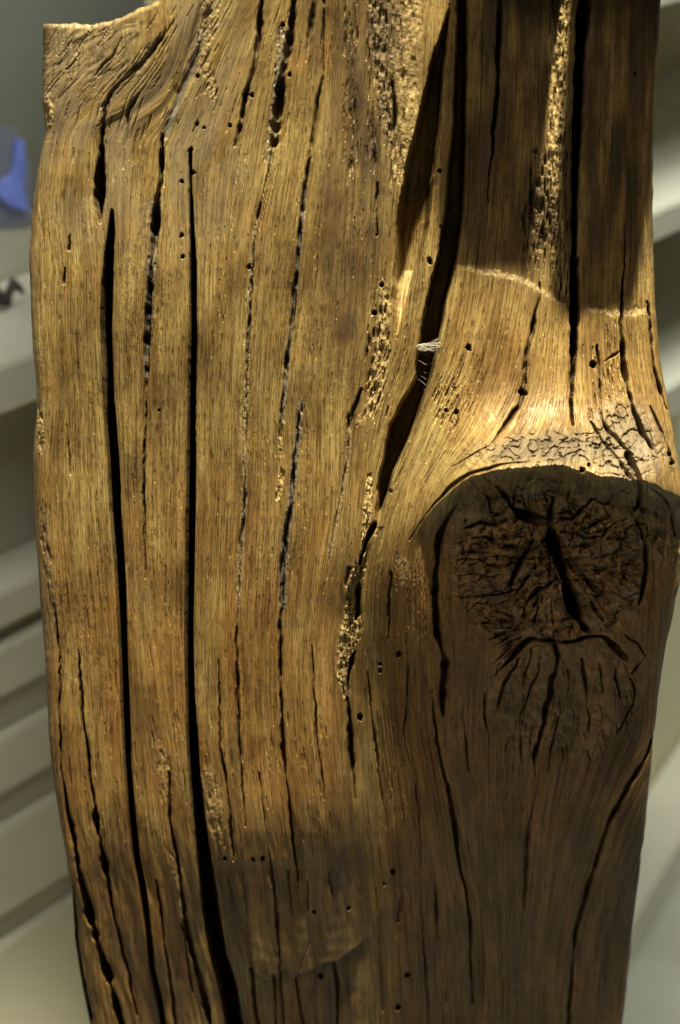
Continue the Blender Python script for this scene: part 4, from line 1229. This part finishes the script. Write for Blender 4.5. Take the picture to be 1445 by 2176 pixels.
fl = mesh_obj('floor', [(-5, -3, 0), (6, -3, 0), (6, 7, 0), (-5, 7, 0)], [(0, 1, 2, 3)], M_floor)
fl['kind'] = 'structure'
wl = mesh_obj('back_wall', [(-5, 4.2, 0), (6, 4.2, 0), (6, 4.2, 3.6), (-5, 4.2, 3.6)], [(0, 3, 2, 1)], M_wall)
wl['kind'] = 'structure'
# grey wall panel directly behind the left unit
W0p = o0 + NN * -.164
lwp = box_parts('wall_panel', W0p, E, NN, -.8, .9, -.04, 0, 0, 2.6, M_wall, None)
lwp['label'] = 'grey green wall panel behind the left shelving and the glowing screen'
lwp['category'] = 'wall panel'

# glowing blue screen
sc_m, nts, bss = mat('screen_glass', .25)
bss.inputs['Base Color'].default_value = (.10, .11, .11, 1)
bl_m, ntb, bsb = mat('blue_picture', .4)
nzb = nd(ntb, 'ShaderNodeTexNoise', Scale=26.0, Detail=3.0)
tcb = nd(ntb, 'ShaderNodeTexCoord')
ntb.links.new(tcb.outputs['Object'], nzb.inputs['Vector'])
cb = ramp(ntb, nzb.outputs[0], [(.35, (.07, .11, .34)), (.65, (.16, .25, .72))])
ntb.links.new(cb, bsb.inputs['Emission Color'])
bsb.inputs['Base Color'].default_value = (.1, .12, .3, 1)
bsb.inputs['Emission Strength'].default_value = .36
Ps = W0p + NN * .012
scr0 = hit(20, 380, Ps, NN)
screen = empty('video_screen', tuple(float(v) for v in scr0), 'wall screen with a glowing blue picture, out of focus at the far left', 'screen')


def poly_on(name, pts, off, material, parent, thick=.004):
    pp = [hit(px, py, Ps + NN * off, NN) for px, py in pts]
    n = len(pp)
    vs_ = [p - np.array(parent.location) for p in pp] + [p - NN * thick - np.array(parent.location) for p in pp]
    fs_ = [tuple(range(n)), tuple(reversed(range(n, 2 * n)))] + [(i, i + n, (i + 1) % n + n, (i + 1) % n) for i in range(n)]
    return mesh_obj(name, vs_, fs_, material, parent)


poly_on('lit_picture', [(-60, 400), (0, 392), (26, 372), (34, 352), (39, 296), (50, 296), (56, 350), (50, 400), (62, 448), (30, 440), (0, 415), (-60, 440)], .006, bl_m, screen)
d2, ntd, bsd = mat('dim_blue_picture', .4)
bsd.inputs['Base Color'].default_value = (.14, .15, .17, 1)
bsd.inputs['Emission Color'].default_value = (.13, .15, .24, 1)
bsd.inputs['Emission Strength'].default_value = .16
poly_on('dim_picture', [(-70, 270), (30, 270), (66, 350), (70, 480), (-70, 492)], .001, d2, screen)

# small dark object lying on the upper shelf
vs, fc = [], []
top_z = zat(780)
c0 = onz(-30, 640, top_z + .012)
c1 = onz(50, 612, top_z + .012)
pts = [c0 * (1 - k / 8) + c1 * (k / 8) + np.array([0, 0, .006 * math.sin(k * 1.3)]) for k in range(9)]
tube(vs, fc, pts, [.002, .004, .006, .004, .006, .003, .005, .003, .001], 8)
dk = mesh_obj('small_tool', [v - pts[0] for v in vs], fc, M_dark, None, True)
dk.location = pts[0]
dk['label'] = 'small dark elongated exhibit lying on the upper left shelf, out of focus'
dk['category'] = 'exhibit'
